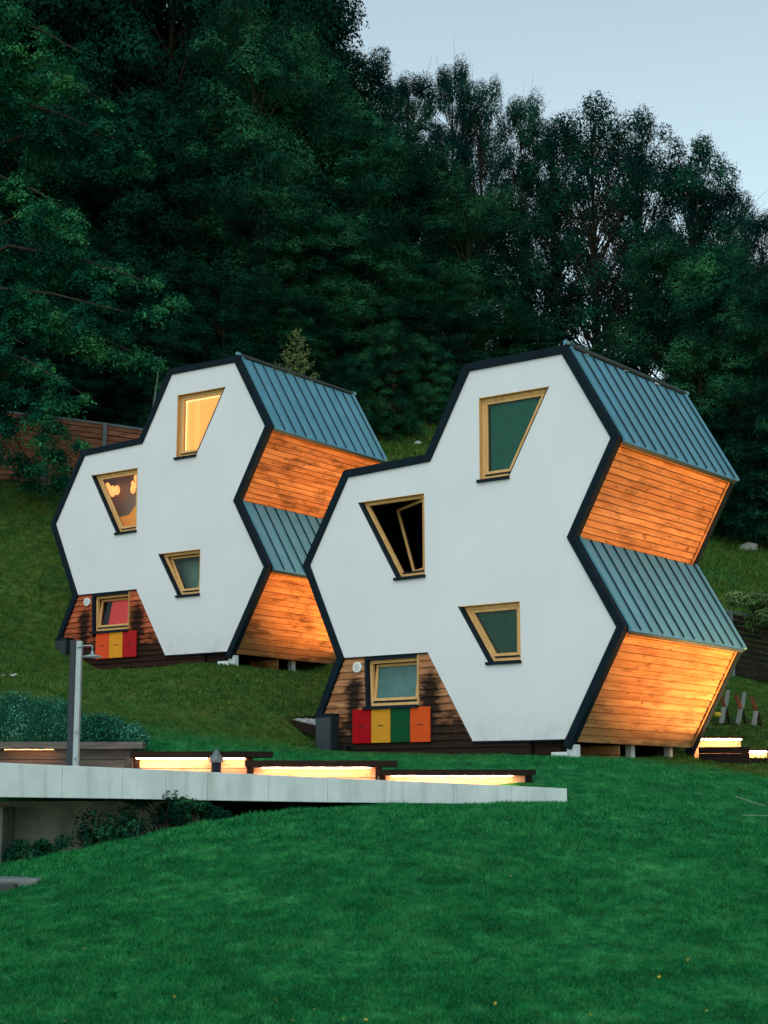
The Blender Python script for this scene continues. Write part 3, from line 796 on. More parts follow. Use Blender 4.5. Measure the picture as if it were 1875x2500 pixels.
# planters with lights at the right-hand back corner of each house
def side_planter(H, label, label2, cross=True):
    base = to_world(H, 1.0, 4.59); g = (hz(base.x + .6, base.y + .4))
    o = Vector((base.x, base.y, g))
    r = empty('light_planter', (o.x + .60, o.y + .45, g), 0, label, 'planter', 'lit timber planters beside the houses')
    q = MB(); q.box((-.48,-.3,-.5), (.50,-.24,.12)); q.build('front_board', BLACKW, r, .005)
    q = MB(); q.box((-.48,-.3,.124), (.50,-.24,.245)); q.build('front_board', BLACKW, r, .005)
    q = MB(); q.box((.45,-.238,-.5), (.50,.5,.20)); q.build('side_board', BLACKW, r, .005)
    q = MB(); q.box((-.48,.22,-.5), (.45,.27,.44)); q.build('back_board', PLB, r, .004)
    q = MB(); q.box((-.50,-.02,.425), (-.50+1.02,.30,.455)); q.build('cap', BLACKW, r, .004)
    for a_, b_ in ((-.46, -.34), (-.31, .42)):
        q = MB(); q.box((a_,-.01,.395), (b_,.03,.412)); q.build('light_strip', LED, r, .004)
    r2 = empty('light_planter', (o.x + 1.30, o.y + .55, g-.10), 0, label2, 'planter', 'lit timber planters beside the houses')
    q = MB(); q.box((-.16,-.3,-.5), (1.6,-.24,.13)); q.build('front_board', BLACKW, r2, .005)
    q = MB(); q.box((-.14,.12,-.5), (.26,.17,.30)); q.build('back_board', PLB, r2, .004)
    q = MB(); q.box((-.16,-.05,.29), (.30,.20,.315)); q.build('cap', BLACKW, r2, .004)
    q = MB(); q.box((-.12,-.03,.255), (.22,.01,.275)); q.build('light_strip', LED, r2, .004)
    fa = to_world(H, 2.65, 4.95)
    # unseen garden lamp, assumed from the warm boards and added to light them
    f = empty('assumed_floodlight', (fa.x, fa.y, hz(fa.x, fa.y) + .12), 0, 'assumed warm garden lamp, out of view, close to the rear corner of the ' + ('nearer house' if H is H1 else 'farther house'), 'lamp', 'assumed floodlights aimed at the houses')
    q = MB(); q.box((-.09,-.05,-.0), (.09,.05,.12)); q.build('housing', DARK, f, .01)
    q = MB(); q.tube([(0,0,-.5),(0,0,.0)], .02, 8); q.build('stake', DARK, f)
    q = MB(); q.box((-.095,-.04,.125), (.085,.04,.13)); q.build('lens', m_emit('assumed_flood_lens', (1,.5,.18), 8), f)
    assumed_flood_lamp(f, H, FLOOD_A, (1.7, 3.9, 1.25), 85, (1.0,.56,.20))
    p = to_world(H, 6.2, 3.6); g = hz(p.x, p.y)  # second unseen lamp, added so the warm light spreads over the boards
    f = empty('assumed_floodlight', (p.x, p.y, g + .12), 0, 'assumed warm garden lamp, out of view, on the lawn facing the boarded side of the ' + ('nearer house' if H is H1 else 'farther house'), 'lamp', 'assumed floodlights aimed at the houses')
    q = MB(); q.box((-.12,-.10,-.0), (.12,.10,.12)); q.build('housing', DARK, f, .01)
    q = MB(); q.tube([(0,0,-.5),(0,0,.0)], .02, 8); q.build('stake', DARK, f)
    q = MB(); q.box((-.10,-.08,.125), (.10,.08,.13)); q.build('lens', m_emit('assumed_flood_lens', (1,.5,.18), 8), f)
    assumed_flood_lamp(f, H, FLOOD_B, (1.5, 2.3, 3.7), 74)
FLOOD_A, FLOOD_B = 420, 2350  # power of the two added lamps at each house
def assumed_flood_lamp(f, H, watts, aim_l, deg, colour=(1.0, .40, .105)):
    ld = bpy.data.lights.new('assumed_flood', 'SPOT'); ld.spot_size = math.radians(deg); ld.spot_blend = .6; ld.shadow_soft_size = .07; ld.energy = watts
    ld.color = colour
    lo = bpy.data.objects.new('assumed_flood_lamp', ld); col.objects.link(lo); lo.parent = f; lo.location = (0, 0, .16)
    aim = to_world(H, *aim_l) - (f.location + Vector((0, 0, .16)))
    lo.rotation_euler = aim.to_track_quat('-Z', 'Y').to_euler()
side_planter(H1, 'glowing timber planter at the right rear corner of the nearer house', 'smaller glowing timber planter to the right of the house corner')
side_planter(H2, 'assumed glowing timber planter at the right rear corner of the farther house, behind the nearer one', 'assumed smaller glowing timber planter beside the farther house, behind the nearer one')  # this lit pair is assumed, hidden behind the nearer house

# ------------------------------------------------------------------ outdoor shower
a = at(176, 1870, 24.1)
r = empty('outdoor_shower', (a.x, a.y, .15), 0, 'outdoor shower on a square post beside the lavender planter', 'shower')
top = at(176, 1563, 24.1).z - .15
STEEL = m_metal('brushed_steel', (.30,.34,.36), .5, .6)
q = MB(); q.box((-.085,-.02,-.1), (.005,.10,top)); q.build('post', m_plain('post_dark', (.006,.012,.020), .6), r, .006)
q = MB(); q.box((.008,-.035,.30), (.088,.09,top-.01)); q.build('steel_panel', STEEL, r, .006)
q = MB(); q.box((.012,-.03,-.1), (.082,.08,.296)); q.build('foot_panel', m_wood('foot_wood', (.36,.16,.08), (.28,.11,.05), (.16,.05,.03), 'z', 0, False), r)
q = MB(); q.tube([(.03,-.05,top-.115),(.16,-.07,top-.085),(.24,-.075,top-.085),(.255,-.075,top-.10),(.258,-.075,top-.17)], .010, 8); arm = q.build('shower_arm', STEEL, r, smooth=True)
V_ = []; F_ = []
prof = [(.016,.0),(.022,-.045),(.06,-.06),(.135,-.078),(.15,-.09),(.14,-.097),(.001,-.10)]
for rr, zz in prof:
    for k in range(24): V_.append((.258 + rr*math.cos(k*math.pi/12), -.075 + rr*math.sin(k*math.pi/12), top-.165+zz))
for i in range(len(prof)-1):
    for k in range(24): F_.append((i*24+k, i*24+(k+1) % 24, (i+1)*24+(k+1) % 24, (i+1)*24+k))
q = MB(); q.add(V_, F_); q.build('shower_head', STEEL, r, smooth=True)
q = MB(); q.disc((.055, .83), .038, -.062, -.034, 14); k_ = q.build('tap_knob', STEEL, r)
q = MB(); q.tube([(.055,-.06,.83),(.055,-.10,.80)], .009, 8); q.build('lever', STEEL, k_)
q = MB(); q.tube([(.05,-.04,.42),(.075,-.09,.44),(.10,-.10,.40),(.105,-.10,.36)], .013, 8); q.build('foot_tap', STEEL, r, smooth=True)

# ------------------------------------------------------------------ lavender
def leaves(C_, N_, L_, W_, seed=None):
    """rhombus leaves: centres, unit axes, lengths, widths"""
    n = len(C_)
    up = NR.normal(size=(n, 3)); t = np.cross(N_, up); t /= np.linalg.norm(t, axis=1)[:, None] + 1e-9
    b = np.cross(N_, t)
    P0 = C_ - t*L_[:, None]; P1 = C_ + b*W_[:, None]; P2 = C_ + t*L_[:, None]; P3 = C_ - b*W_[:, None]
    return np.stack([P0, P1, P2, P3], 1).reshape(-1, 3), np.arange(4*n).reshape(-1, 4)
def lavender(pxc, pytop, pxw, d, label, n=5200):
    c = at(pxc, 1812, d); top = at(pxc, pytop, d).z - c.z; hw = pxw / FPX * d / 2
    r = empty('lavender_bush', (c.x, c.y + .45, c.z - .05), 0, label, 'bush', 'lavender in the timber planter')
    th = NR.uniform(0, 2*math.pi, n); rr = np.sqrt(NR.uniform(0, 1, n))
    bx = rr*np.cos(th)*hw*.8; by = rr*np.sin(th)*.30
    dome = np.sqrt(np.maximum(1 - rr**2*.85, 0))
    lean = NR.normal(size=(n, 2))*.10
    hgt = top * dome * NR.uniform(.6, 1.28, n)
    ex = bx*1.22 + lean[:, 0]*hgt; ey = by*1.2 + lean[:, 1]*hgt
    wv = .009; a = NR.uniform(0, math.pi, n)
    z0 = hgt*NR.uniform(0, .55, n)
    P0 = np.c_[bx + (ex-bx)*z0/hgt - np.cos(a)*wv, by - np.sin(a)*wv, z0]; P1 = P0 + np.c_[np.cos(a)*wv*2, np.sin(a)*wv*2, z0*0]
    P2 = np.c_[ex, ey, hgt]
    V_ = np.stack([P0, P1, P2], 1).reshape(-1, 3)
    m = n; kk = NR.integers(0, n, m); ff = NR.uniform(.45, 1.0, m)
    C_ = np.c_[bx[kk] + (ex-bx)[kk]*ff, by[kk] + (ey-by)[kk]*ff, hgt[kk]*ff] + NR.normal(size=(m, 3))*.012
    N_ = NR.normal(size=(m, 3)) + np.array([0, -.3, .5]); N_ /= np.linalg.norm(N_, axis=1)[:, None]
    sz = NR.uniform(.010, .024, m); V2, F2 = leaves(C_, N_, sz, sz*.45)
    o = np_mesh('foliage', V2, F2, LEAF_LAV, r)
    np_mesh('stalks', V_, np.arange(3*n).reshape(-1, 3), LEAF_LAVD, r)
    q = MB()
    for k in range(8):
        an = k*.8; q.tube([(0, 0, -.1), (math.cos(an)*hw*.5, math.sin(an)*.18, top*.5)], .008, 4)
    q.build('stems', BARK, r)
lavender(10, 1695, 250, 25.25, 'large lavender bush at the left edge of the planter', 10000)
lavender(110, 1708, 190, 25.35, 'lavender bush just left of the shower post', 9000)
lavender(235, 1742, 170, 25.25, 'lavender bush just right of the shower post', 8500)
lavender(305, 1762, 100, 25.30, 'small lavender bush at the right end of the planter', 5000)
lavender(-120, 1725, 200, 25.3, 'lavender bush beyond the left edge of the view', 4000)

# ------------------------------------------------------------------ fences
def fence(pts, hgt, label, mat, mpost, posts, rail=True):
    """boards between posts; pts = ground line"""
    r = empty('board_fence', tuple(pts[0]), 0, label, 'fence')
    o = Vector(pts[0])
    for a, b in zip(pts[:-1], pts[1:]):
        a, b = Vector(a)-o, Vector(b)-o; d = b-a
        nb = int(hgt/.155)
        nrm = Vector((-d.y, d.x, 0)).normalized()*.018
        for k in range(nb):
            z0 = .04 + k*.155; z1 = z0 + .132; j = R.uniform(-.008, .008)
            q = MB(); n2 = nrm*(1 + j*10)
            q.add([a+n2+Vector((0,0,z0+j)), b+n2+Vector((0,0,z0-j)), b+n2*.2+Vector((0,0,z1-j)), a+n2*.2+Vector((0,0,z1+j)), a-n2+Vector((0,0,z0+j)), b-n2+Vector((0,0,z0-j)), b-n2+Vector((0,0,z1-j)), a-n2+Vector((0,0,z1+j))],
                  [(0,1,2,3),(4,7,6,5),(0,4,5,1),(3,2,6,7),(0,3,7,4),(1,5,6,2)])
            q.build('board', mat, r)
        q = MB(); u = Vector((0,0,1))
        q.add([a-nrm*2.5+u*(hgt), b-nrm*2.5+u*(hgt), b+nrm*2.5+u*hgt, a+nrm*2.5+u*hgt, a-nrm*2.5+u*(hgt+.06), b-nrm*2.5+u*(hgt+.06), b+nrm*2.5+u*(hgt+.06), a+nrm*2.5+u*(hgt+.06)],
              [(0,1,2,3),(4,7,6,5),(0,4,5,1),(3,2,6,7),(0,3,7,4),(1,5,6,2)])
        q.build('rail', mpost, r)
    for p in pts:
        p = Vector(p)-o; q = MB(); q.box((p.x-.055, p.y-.13, p.z-.3), (p.x+.055, p.y-.03, p.z+hgt+.05)); q.build('post', mpost, r, .006)
FB = m_wood('fence_board', (.38,.165,.10), (.27,.105,.062), (.11,.04,.026), 'x', .5, False)
FBD = m_wood('dark_fence_board', (.035,.028,.024), (.022,.017,.015), (.010,.008,.007), 'x', .4, False)
FP = m_metal('fence_post', (.10,.13,.14), .6, .2)
def gp(px, py, d):
    a = at(px, py, d); return Vector((a.x, a.y, a.z))
fence([gp(-192,1150,46.6), gp(-42,1168,46.3), gp(106,1184,46), gp(253,1205,45.7), gp(400,1228,45.4), gp(540,1250,45.1)], 2.02, 'reddish board fence on the slope behind the farther house', FB, FP, None)
fence([gp(1640,1612,46), gp(1758,1640,45.7), gp(1788,1647,45.5), gp(1905,1672,45.2), gp(2030,1698,45)], 1.75, 'dark board fence at the right edge behind the nearer house', FBD, FP, None)

# ------------------------------------------------------------------ zigzag board frames at the right edge
GB = m_wood('silver_board', (.36,.37,.36), (.26,.27,.26), (.14,.15,.15), 'z', .3, False)
RB = m_wood('rust_board', (.25,.08,.04), (.18,.05,.025), (.09,.025,.015), 'z', .3, False)
for k, (px, lab) in enumerate(((1772, 'zigzag board frame nearest the house wall, with a yellow cushion beside it'), (1812, 'middle of the zigzag board frames at the right edge'), (1850, 'rightmost zigzag board frame with a rusty upper board'))):
    b = at(px, 1766 + k*5, 36)
    r = empty('zigzag_frame', (b.x, b.y, b.z), 0, lab, 'frame', 'zigzag board frames')
    def plank(x0, z0, x1, z1, wd_, mt, nm, y=0):
        q = MB(); q.add([(x0-wd_, y, z0), (x0+wd_, y, z0), (x1+wd_, y, z1), (x1-wd_, y, z1), (x0-wd_, y+.035, z0), (x0+wd_, y+.035, z0), (x1+wd_, y+.035, z1), (x1-wd_, y+.035, z1)],
                        [(0,1,2,3),(4,7,6,5),(0,4,5,1),(3,2,6,7),(0,3,7,4),(1,5,6,2)]); q.build(nm, mt, r, .004)
    plank(-.10, .0, -.02, .36, .055, GB, 'lower_board')
    plank(-.01, .37, -.10, .68, .045, RB, 'upper_board', .04)
    if k < 2: plank(.03, .37, .10, .74, .045, GB, 'upper_board', .08)
    plank(.10, .0, .04, .35, .03, BLACKW, 'brace', .10)
    q = MB(); q.box((-.26,-.05,-.10), (.26,.30,.0)); q.build('base_beam', BLACKW, r, .01)
b = at(1752, 1745, 35.8)
r = empty('cushion', (b.x, b.y, b.z), 0, 'small yellow cushion lying by the zigzag frames', 'cushion')
bm = bmesh.new(); bmesh.ops.create_icosphere(bm, subdivisions=2, radius=.10, matrix=Matrix.Diagonal((.9,.6,.62,1)))
me = bpy.data.meshes.new('cover'); bm.to_mesh(me); bm.free(); link('cover', me, m_plain('yellow_cloth', (.55,.36,.02), .8), r)

# gravel bed beside the nearer house
a = at(690, 1757, 32.6); b = at(800, 1790, 31.2)
r = empty('gravel_bed', (a.x, a.y, a.z), 0, 'small gravel bed edged with dark timber left of the nearer house', 'gravel bed')
def beam(p, q_, wd_, hh, mat, name):
    p, q_ = Vector(p), Vector(q_); d = (q_-p); nn = Vector((-d.y, d.x, 0)).normalized()*wd_; u = Vector((0,0,hh))
    m = MB(); m.add([p-nn-u, q_-nn-u, q_+nn-u, p+nn-u, p-nn+u, q_-nn+u, q_+nn+u, p+nn+u], [(0,3,2,1),(4,5,6,7),(0,1,5,4),(1,2,6,5),(2,3,7,6),(3,0,4,7)]); m.build(name, mat, r, .006)
beam((0,0,-.05), tuple(Vector(b)-Vector(a)), .05, .09, BLACKW, 'timber_edge')
beam((0,0,-.03), (.75,.35,.0), .05, .09, BLACKW, 'timber_edge')
mb = MB()
for k in range(420):
    u, v = R.random(), R.random(); x_ = .06 + u*.85; y_ = -.45*u*1.2 + v*(.25+.4*u); z_ = -.02 + .10*v - .12*u
    s_ = R.uniform(.012, .028); Mx = Matrix.Translation((x_, y_, z_)) @ Matrix.Rotation(R.random()*6, 4, Vector((R.random(), R.random(), R.random())).normalized())
    mb.box((-s_, -s_*.7, -s_*.6), (s_, s_*.7, s_*.6), Mx)
o = mb.build('stones', m_plain('grey_stone', (.32,.34,.34), .8, 0, .5, 9), r); o['kind'] = 'stuff'

# pale cords on the lawn at the right
for (pa, pb, da, db, lab) in (((1795,1938),(1868,1962), 24.2, 23.6, 'thin pale cord lying on the dark grass at the right edge'), ((1812,1983),(1880,1976), 22.6, 22.9, 'lower thin pale cord on the grass at the right edge')):
    a, b = at(*pa, da), at(*pb, db); pts = []
    for k in range(9):
        u = k/8; x_ = a.x + (b.x-a.x)*u; y_ = a.y + (b.y-a.y)*u; pts.append(Vector((x_, y_, hz(x_, y_) + .05)))
    o0 = pts[0].copy(); q = MB(); q.tube([p-o0 for p in pts], .005, 5); o = q.build('garden_cord', m_plain('pale_cord', (.20,.24,.22), .7), None); o.location = o0
    tag(o, lab, 'cord', 'garden cords on the lawn')

# yellow flowers in the near lawn
FLAB = ['yellow flower low in the lawn, left of centre', 'brightest of the yellow flowers, just left of centre', 'yellow flower below and right of the brightest one', 'yellow flower at the bottom edge, left of the middle one', 'yellow flower at the bottom edge near the middle',
 'yellow flower low in the lawn, right of centre', 'yellow flower in the bottom right part of the lawn', 'yellow flower highest in the lower right lawn', 'yellow flower in the right half of the middle lawn', 'yellow flower nearest the crest of the lawn', 'yellow flower alone at the left side of the lawn',
 'yellow flower at the bottom left corner of the lawn', 'yellow flower beside the bottom middle one, to its left', 'yellow flower in the bottom right corner', 'faint yellow flower left of the highest right one', 'yellow flower at the bottom, two thirds across', 'faint yellow flower right of centre, above the bottom row']
FLW = m_plain('yellow_petal', (.55,.40,.03), .7)
me = None
for k, (px, py) in enumerate([(425,2434),(673,2442),(768,2465),(715,2492),(893,2490),(1210,2450),(1726,2468),(1785,2346),(1540,2231),(1247,2138),(206,2315),(158,2493),(840,2488),(1775,2462),(1680,2344),(1442,2478),(1610,2385)]):
    d = 11.0 + (2500-py)/2500*14
    for it in range(12):
        p = at(px, py, d); hh_ = hz(p.x, p.y) + .035
        d += (p.z - hh_) * 5.0 * .8
    p = at(px, py, d)
    if me is None:
        bm = bmesh.new()
        for a_ in range(9):
            an = a_*2*math.pi/9; v = [bm.verts.new((math.cos(an+t)*rr, math.sin(an+t)*rr, zz)) for t, rr, zz in ((-.3,.002,.0),(-.25,.011,.004),(0,.014,.003),(.25,.011,.004),(.3,.002,.0))]
            bm.faces.new(v)
        me = bpy.data.meshes.new('yellow_flower'); bm.to_mesh(me); bm.free(); me.materials.append(FLW)
    o = bpy.data.objects.new('yellow_flower', me); col.objects.link(o); o.location = (p.x, p.y, p.z); o.rotation_euler = (R.uniform(-.6,.6)+.5, R.uniform(-.5,.5), R.random()*6)
    tag(o, FLAB[k], 'flower', 'yellow flowers in the near lawn')

# ------------------------------------------------------------------ trees
def tree_meshes(seed, Ht, Rc, nclump, nleaf, leaf, z0f, sparse=False, big=1.0, flat=.55, droop=0):
    rg = np.random.default_rng(seed); rr = random.Random(seed)
    # trunk line with a gentle bend
    bend = rg.normal(size=2)*.25
    def tp(t): return np.array([bend[0]*math.sin(t*2.2)*Ht*.06, bend[1]*math.sin(t*1.7)*Ht*.06, t*Ht*.9])
    q = MB(); n = 9
    tr0 = Ht*(.013 if sparse else .02)
    q.tube([tp(i/n*.93) for i in range(n+1)], [tr0*(1-.85*i/n)*(1.5 if i == 0 else 1) for i in range(n+1)], 8)
    C = []; Rd = []
    for k in range(nclump):
        u = (k+.5)/nclump; zf = z0f + (1-z0f)*(1-(1-u)**1.0)
        s = (zf - z0f)/(1-z0f)
        prof = math.sqrt(max(.05, 1 - ((s-.45)/.62)**2))
        an = k*2.39996 + rr.uniform(-.5, .5)
        rad = Rc*prof*(rr.uniform(.62, 1.08) if rr.random() < .72 else rr.uniform(.15, .6))
        base = tp(zf*.95)
        c = base + np.array([math.cos(an)*rad, math.sin(an)*rad, rr.uniform(-.5, .5)*Ht*.04 + Ht*.02])
        C.append(c); Rd.append(Rc*rr.uniform(.20, .40)*big)
        st = tp(max(.06, zf*.95 - rr.uniform(.10, .2)))
        mid = (st + c)/2 + np.array([0, 0, Ht*.012])
        q.tube([st, mid, c], [tr0*.36*(1-.5*s), tr0*.2*(1-.5*s), tr0*.06], 5, cap=False)
        if sparse:
            for j in range(3):
                e = c + rg.normal(size=3)*np.array([1, 1, .8])*Rd[-1]; q.tube([mid*.5+c*.5, (mid+e)/2 + rg.normal(size=3)*.08, e], [tr0*.11, tr0*.07, tr0*.03], 4, cap=False)
    C = np.array(C); Rd = np.array(Rd)
    w_ = Rd**2; k = rg.choice(len(C), size=nleaf, p=w_/w_.sum())
    v = rg.normal(size=(nleaf, 3)); v /= np.linalg.norm(v, axis=1)[:, None]
    rad = rg.uniform(.2, 1.0, nleaf)**.3
    # sub-clumping makes an uneven, ragged outline
    lob = 1 + .30*np.sin(v[:, 0]*7 + k*1.7)*np.sin(v[:, 1]*6 + k*2.3) + .16*np.sin(v[:, 2]*11 + v[:, 0]*9 + k)
    off = v * (rad*Rd[k]*lob)[:, None]; off[:, 2] *= flat
    hor = np.hypot(off[:, 0], off[:, 1]); off[:, 2] -= droop*hor**2/np.maximum(Rd[k], .1)
    P_ = C[k] + off
    N_ = v*np.array([1., 1., .9]) + rg.normal(size=(nleaf, 3))*.36 + np.array([0, 0, .45])
    N_ /= np.linalg.norm(N_, axis=1)[:, None]
    sz = leaf*rg.uniform(.6, 1.35, nleaf)
    V_, F_ = leaves(P_, N_, sz, sz*.52)
    return q, V_, F_
PROTO = {}
def make_proto(key, leafmat, **kw):
    q, V_, F_ = tree_meshes(**kw)
    a = q.build('trunk', BARK, None, smooth=True); b = np_mesh('crown', V_, F_, leafmat)
    ma, mb_ = a.data, b.data
    bpy.data.objects.remove(a); bpy.data.objects.remove(b)
    PROTO[key] = (ma, mb_, kw['Ht'], kw['Rc'])
make_proto('A', LEAF_A, seed=1, Ht=16, Rc=3.5, nclump=58, nleaf=108000, leaf=.064, z0f=.08, flat=.50, droop=.30, big=1.25)
make_proto('B', LEAF_B, seed=2, Ht=16, Rc=3.3, nclump=52, nleaf=104000, leaf=.064, z0f=.06, flat=.55, droop=.40, big=1.3)
make_proto('C', LEAF_B, seed=3, Ht=16, Rc=3.8, nclump=60, nleaf=112000, leaf=.064, z0f=.06, flat=.42, droop=.45, big=1.25)
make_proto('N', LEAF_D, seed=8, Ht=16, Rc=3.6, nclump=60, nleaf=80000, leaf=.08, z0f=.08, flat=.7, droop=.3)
make_proto('D', LEAF_S, seed=4, Ht=22, Rc=3.9, nclump=105, nleaf=48000, leaf=.078, z0f=.32, sparse=True, flat=.8, big=.74)
make_proto('E', LEAF_S, seed=5, Ht=22, Rc=3.9, nclump=110, nleaf=88000, leaf=.078, z0f=.18, sparse=True, flat=.8, big=.88)
make_proto('F', LEAF_S, seed=6, Ht=22, Rc=3.7, nclump=85, nleaf=86000, leaf=.08, z0f=.15, flat=.7, big=.95)
def tree(kind, px, ytop, d, hw_px, label, group=None, base_z=None, name='broadleaf_tree', cat='tree', rz=None):
    ma, mb_, Ht, Rc = PROTO[kind]
    t = at(px, ytop, d); g = hz(t.x, t.y) if base_z is None else base_z
    sc = max((t.z - g)/ (Ht*.93), .2); rx = hw_px/FPX*d/Rc
    r = empty(name, (t.x, t.y, g - .1), R.random()*6.28 if rz is None else rz, label, cat, group)
    r.scale = (rx, rx, sc)
    for nm, m in (('trunk', ma), ('crown', mb_)):
        o = bpy.data.objects.new(nm, m); col.objects.link(o); o.parent = r
    return r
G1 = 'trees of the wood on the hill'
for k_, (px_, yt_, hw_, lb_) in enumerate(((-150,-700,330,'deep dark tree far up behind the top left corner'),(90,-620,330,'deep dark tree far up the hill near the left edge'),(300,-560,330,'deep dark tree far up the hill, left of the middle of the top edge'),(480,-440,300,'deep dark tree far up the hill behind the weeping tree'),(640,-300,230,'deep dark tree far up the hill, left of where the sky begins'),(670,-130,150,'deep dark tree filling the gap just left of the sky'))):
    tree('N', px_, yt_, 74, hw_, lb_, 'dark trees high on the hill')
sky_row = [
 ('F', 660,-170,80,210,'tall tree rising past the top of the frame left of the sky'),
 ('E', 770,-20,80,120,'feathery tree where the skyline meets the top of the frame'),
 ('F', 900,85,79,120,'tree on the skyline below the top edge of the sky'),
 ('E', 985,150,78,95,'rounded tree in the upper middle of the skyline'),
 ('E', 1100,128,77,80,'pointed tree of the middle skyline'),
 ('D', 1170,150,76,75,'slender see-through tree right of the pointed one'),
 ('E', 1262,205,76,85,'ragged tree on the skyline above the right house roof peak'),
 ('D', 1345,270,77,100,'thin tree with sky showing through, left of the tall airy tree'),
 ('D', 1450,222,74,165,'tall airy tree with bare limbs showing against the sky'),
 ('D', 1555,245,77,120,'airy tree crown just right of the tallest airy tree'),
 ('F', 1665,312,73,110,'dense dark round-headed tree on the right of the skyline'),
 ('E', 1765,415,73,90,'tree stepping down the skyline right of the dense round one'),
 ('E', 1850,480,70,85,'last skyline tree at the right edge of the frame'),
 ('F', 1975,520,70,110,'skyline tree beyond the right edge')]
for k in sky_row: tree(k[0], k[1], k[2], k[3], k[4], k[5], G1)
mid_row = [
 ('N', -60,-420,66,330,'dark tree filling the top left corner'),
 ('N', 220,-330,68,300,'very dark tree in the shade near the top left'),
 ('N', 420,-240,66,230,'dark green tree left of the big weeping tree'),
 ('C', 590,-60,62,190,'big tree with weeping boughs above the farther house'),
 ('B', 760,90,66,180,'tree in the upper middle of the wood'),
 ('A', 870,240,64,170,'leafy tree below the skyline in the middle of the wood'),
 ('B', 1000,330,65,160,'mid green tree left of the pointed skyline trees'),
 ('C', 1110,420,63,170,'bright topped tree above the gap between the houses'),
 ('A', 1215,760,66,130,'low dark tree under the thin skyline trees'),
 ('F', 1330,800,66,130,'low tree just above the nearer house roof'),
 ('B', 1470,840,64,130,'low spreading tree behind the nearer house roof'),
 ('A', 1640,560,64,140,'dark tree behind the right end of the nearer roof'),
 ('B', 1760,560,62,140,'large leafy tree right of the nearer house'),
 ('C', 1880,640,60,130,'leafy tree at the right edge of the wood'),
 ('B', 1700,820,61,150,'low leafy tree behind the right roof corner'),
 ('A', 1830,900,60,140,'low dark tree above the grass bank at right')]
for k in mid_row: tree(k[0], k[1], k[2], k[3], k[4], k[5], G1)
low = [('N',470,330,60,170),('B',650,420,58,150),('N',330,200,61,190),('N',120,150,60,220),('B',800,520,60,150),('C',930,560,60,150),('A',1060,660,60,130),('N',560,640,55,110),('N',420,620,56,130),('A',700,690,57,110),
       ('B',1180,860,62,110),('N',240,560,57,150),('C',1290,1000,64,120),('A',1560,1000,64,120),('N',-150,200,60,220),('N',60,700,52,150),('N',190,760,52,130),('N',310,800,51,120),('N',400,740,53,120),('N',250,880,50,90),('N',120,850,50.5,100),('N',350,900,49.5,70)]
low_lab = ['shaded tree left of centre, halfway up the wood', 'shaded tree straight above the gap left of the pale larch', 'deep dark tree above the farther house roof peak', 'dark tree behind the overhanging boughs, left side',
 'leafy tree in the very middle of the wood', 'rounded tree above the dip between the two houses', 'dense tree just above the left shoulder of the nearer house', 'small dark tree right behind the pale larch', 'black-green tree behind the farther roof peak', 'leafy tree above the far end of the farther roof',
 'low bushy tree touching the peak of the nearer house', 'black-green tree between the boughs and the farther house', 'low tree peeping over the nearer roof ridge', 'low dark tree hidden behind the nearer roof slope', 'dark tree beyond the left edge behind the boughs',
 'dark tree behind the left fence post', 'dark tree above the middle of the reddish fence', 'dark tree above the right end of the reddish fence', 'deep dark tree just left of the farther roof peak', 'low black-green tree beside the bare trunk', 'low black-green tree behind the reddish fence, left', 'smallest dark tree beside the left roof edge of the farther house']
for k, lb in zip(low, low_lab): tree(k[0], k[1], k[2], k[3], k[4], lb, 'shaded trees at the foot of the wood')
# saplings behind the farther roof
tree('B', 960, 775, 56, 70, 'bushy sapling with light green leaves in the gap between the houses', 'saplings behind the roofs')
tree('B', 860, 850, 55, 55, 'low sapling just behind the end of the farther roof', 'saplings behind the roofs')
tree('A', 1050, 820, 57.5, 60, 'dark sapling left of the nearer roof', 'saplings behind the roofs')

